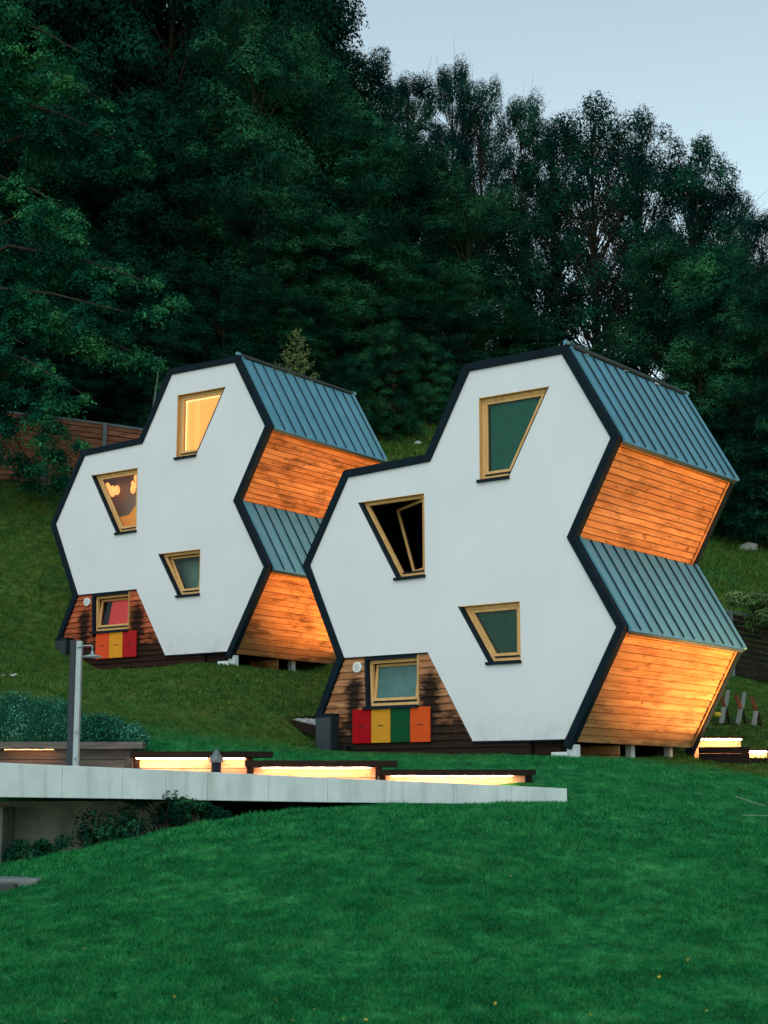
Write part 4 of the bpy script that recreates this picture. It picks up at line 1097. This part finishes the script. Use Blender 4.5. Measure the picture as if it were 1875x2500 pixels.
# big near tree whose boughs hang over the fence on the left
def bough_tree():
    rg = np.random.default_rng(21)
    b0 = at(-330, 1200, 43.5); base = Vector((b0.x, b0.y, hz(b0.x, b0.y)))
    r = empty('overhanging_tree', tuple(base), 0, 'large tree at the left edge with boughs hanging over the fence', 'tree')
    q = MB(); top = at(-330, -100, 43.5) - base
    q.tube([(0,0,-.3), tuple(top*.35), tuple(top*.7), tuple(top)], [.38,.30,.2,.05], 10)
    CL = []
    boughs = [(-20,110,260,250,7),(20,240,300,350,8),(60,330,345,345,9),(0,430,200,540,6),(60,520,270,640,7),(20,600,370,690,9),(-40,700,300,760,7),(60,760,385,890,9),(-60,830,200,960,7),
              (30,900,170,1175,7),(-40,950,70,1130,7),(100,1000,140,1110,4),(-100,300,60,200,6),(-150,560,40,470,6),(-160,760,60,840,6),(-60,180,130,130,6),(-150,80,60,60,5),(0,40,200,130,5),(-60,1000,10,1120,5)]
    for (x0, y0, x1, y1, nc) in boughs:
        dd = rg.uniform(41, 45)
        a = at(-300, (y0 + y1)/2 + 120, 43.5) - base; b = at(x0, y0, 43.5) - base; c = at(x1, y1, dd) - base
        a.x *= .2; a.y *= .2
        pts = [a, a.lerp(b, .6), b, b.lerp(c, .5) + Vector((0, 0, .15)), c]
        q.tube([tuple(p) for p in pts], [.10, .075, .055, .03, .012], 6, cap=False)
        for k in range(nc):
            u = .0 + 1.0*k/(nc-1); p = b.lerp(c, u)
            CL.append((p.x + rg.normal()*.28, p.y + rg.normal()*.45, p.z + rg.normal()*.16, rg.uniform(.38, .66)*(1.15 - .45*u)))
            if rg.random() < .6: CL.append((p.x + rg.normal()*.5, p.y + rg.normal()*.6, p.z - rg.uniform(.2, .6), rg.uniform(.3, .5)))
    for k in range(34):
        p = at(rg.uniform(-420, -30), rg.uniform(-60, 1050), rg.uniform(42.5, 45.5)) - base; CL.append((p.x, p.y, p.z, rg.uniform(.5, .9)))
    CL = np.array(CL); n = 125000
    w_ = CL[:, 3]**2; k = rg.choice(len(CL), size=n, p=w_/w_.sum())
    v = rg.normal(size=(n, 3)); v /= np.linalg.norm(v, axis=1)[:, None]
    lob = 1 + .35*np.sin(v[:, 0]*8 + k*1.3)*np.sin(v[:, 1]*6 + k) + .2*np.sin(v[:, 2]*12 + k*.7)
    off = v*(rg.uniform(.1, 1, n)**.5*CL[k, 3]*lob)[:, None]; off[:, 2] *= .5; off[:, 2] -= .5*np.hypot(off[:, 0], off[:, 1])**2/CL[k, 3]
    P_ = CL[k, :3] + off; N_ = v*.6 + rg.normal(size=(n, 3))*.4 + np.array([0, 0, .55]); N_ /= np.linalg.norm(N_, axis=1)[:, None]
    sz = .050*rg.uniform(.6, 1.35, n)
    V_, F_ = leaves(P_, N_, sz, sz*.5)
    q.build('trunk', BARK, r, smooth=True); np_mesh('crown', V_, F_, LEAF_H, r)
bough_tree()

# young larch behind the farther roof
def larch():
    rg = np.random.default_rng(5); t = at(722, 795, 48); g = hz(t.x, t.y); Ht = t.z - g
    r = empty('young_larch', (t.x, t.y, g), 0, 'pale young larch poking up behind the ridge of the farther roof', 'tree')
    q = MB(); q.tube([(0,0,-.1), (.05,.03,Ht*.5), (0,0,Ht)], [.10,.06,.008], 6)
    Cs = []; Ns = []
    for k in range(120):
        u = 1 - (k/120)**.8*.8 - rg.uniform(0, .02); z = Ht*u*.98; an = k*2.4; L_ = (1-u)*2.1 + .16
        d = np.array([math.cos(an), math.sin(an), .0]); pts = []
        for j in range(7):
            s = j/6; pts.append(np.array([0, 0, z]) + d*L_*s + np.array([0, 0, L_*(.62*s*s - .08*s)]))
        q.tube(pts, [.016*(1-.7*j/6)+.002 for j in range(7)], 4, cap=False)
        m = int(14 + 46*L_)
        for j in range(m):
            s = rg.uniform(.1, 1); i = min(int(s*6), 5); f = s*6 - i; p = pts[i]*(1-f) + pts[i+1]*f
            Cs.append(p + rg.normal(size=3)*.035); Ns.append(rg.normal(size=3))
    Cs = np.array(Cs); Ns = np.array(Ns); Ns /= np.linalg.norm(Ns, axis=1)[:, None]; sz = rg.uniform(.025, .05, len(Cs))
    V_, F_ = leaves(Cs, Ns, sz, sz*.35)
    q.build('trunk', BARK, r); np_mesh('crown', V_, F_, LEAF_L, r)
larch()

# small plants
def bush(px, py, d, hw, hh, label, mat, n=3000, leaf=.04, group=None, flat=1.0, name='bush'):
    rg = np.random.default_rng(int(px*7+py) % 99991); c = at(px, py, d); g = hz(c.x, c.y); z0 = min(c.z, g + hh) if py is None else c.z - hh*.5
    r = empty(name, (c.x, c.y, z0), 0, label, 'bush' if name == 'bush' else 'plant', group)
    q = MB(); cl = []
    for k in range(14):
        p = np.array([rg.normal()*hw*.42, rg.normal()*hw*.3, rg.uniform(.25, .95)*hh]); cl.append(p); q.tube([(0, 0, -.1), tuple(p*.5 + np.array([0,0,.05])), tuple(p)], [.012,.008,.004], 4, cap=False)
    cl = np.array(cl); k = rg.integers(0, len(cl), n); v = rg.normal(size=(n, 3)); v /= np.linalg.norm(v, axis=1)[:, None]
    P_ = cl[k] + v*(rg.uniform(.2, 1, n)**.5*hw*.33)[:, None]*np.array([1, 1, .8*flat])
    N_ = v + rg.normal(size=(n, 3))*.5 + np.array([0,0,.4]); N_ /= np.linalg.norm(N_, axis=1)[:, None]; sz = leaf*rg.uniform(.6, 1.4, n)
    V_, F_ = leaves(P_, N_, sz, sz*.55)
    q.build('stems', BARK, r); np_mesh('foliage', V_, F_, mat, r)
bush(1862, 1490, 44.6, 1.0, 1.6, 'yellow-green bush in front of the dark fence at the right edge', LEAF_L, 5200, .05)
for k, (px, py, d, hw, hh, lab) in enumerate(((455,1985,19.3,.30,.30,'leafy weed under the middle of the terrace slab'), (520,1990,19.4,.2,.22,'small weed right of the leafy one under the slab'), (300,2030,19.2,.55,.42,'dark bush against the concrete wall under the slab'), (240,2055,19.0,.35,.30,'low plant at the foot of the concrete wall'), (110,2080,18.8,.22,.22,'broad-leaved weed standing on the lawn by the wall'), (60,2092,18.7,.3,.16,'low weeds at the left foot of the concrete wall'), (400,1985,19.5,.4,.4,'shadowed bush under the slab left of the leafy weed'))):
    bush(px, py, d, hw, hh, lab, LEAF_B if k in (0,1,4) else LEAF_A, 900, .028, 'weeds along the wall under the terrace', name='weed')
bush(835, 1832, 30.4, .16, .16, 'tuft of weeds at the foot of the grey utility cabinet', LEAF_B, 300, .022, None, name='weed')

# pale stones on the slope
ST = m_plain('pale_stone', (.36,.36,.34), .85, 0, .3, 4)
for (px, py, d, s_, lab) in ((960,1007,58,.45,'pale stump-like rock on the bank between the houses'), (1020,1062,56,.16,'small stone lower on the bank between the houses'), (1826,1319,59.5,.42,'pale rock at the edge of the wood on the right'), (30,1650,34,.07,'pinkish stone on the slope at the left edge'), (8,1648,34,.05,'small stone at the far left of the slope'), (38,1640,34.2,.06,'pale stone above the lavender on the left slope')):
    c = at(px, py, d); bm = bmesh.new(); bmesh.ops.create_icosphere(bm, subdivisions=2, radius=s_)
    rg = random.Random(int(px))
    for v in bm.verts: v.co *= rg.uniform(.8, 1.1); v.co.z *= .55
    me = bpy.data.meshes.new('rock'); bm.to_mesh(me); bm.free(); o = link('rock', me, ST); o.location = (c.x, c.y, hz(c.x, c.y) + s_*.15)
    tag(o, lab, 'rock', 'stones on the slope')
# thin bare trunk beside the farther house's upper roof
a = at(372, 1010, 47); b = at(392, 870, 47)
r = empty('bare_trunk', (a.x, a.y, hz(a.x, a.y)), 0, 'thin pale bare trunk left of the farther house roof', 'tree')
q = MB(); q.tube([(0,0,-.2), (0,0,a.z-r.location.z), (b.x-a.x, 0, b.z-r.location.z)], [.05,.035,.012], 6); q.build('trunk', m_plain('pale_bark', (.14,.15,.13), .9), r)
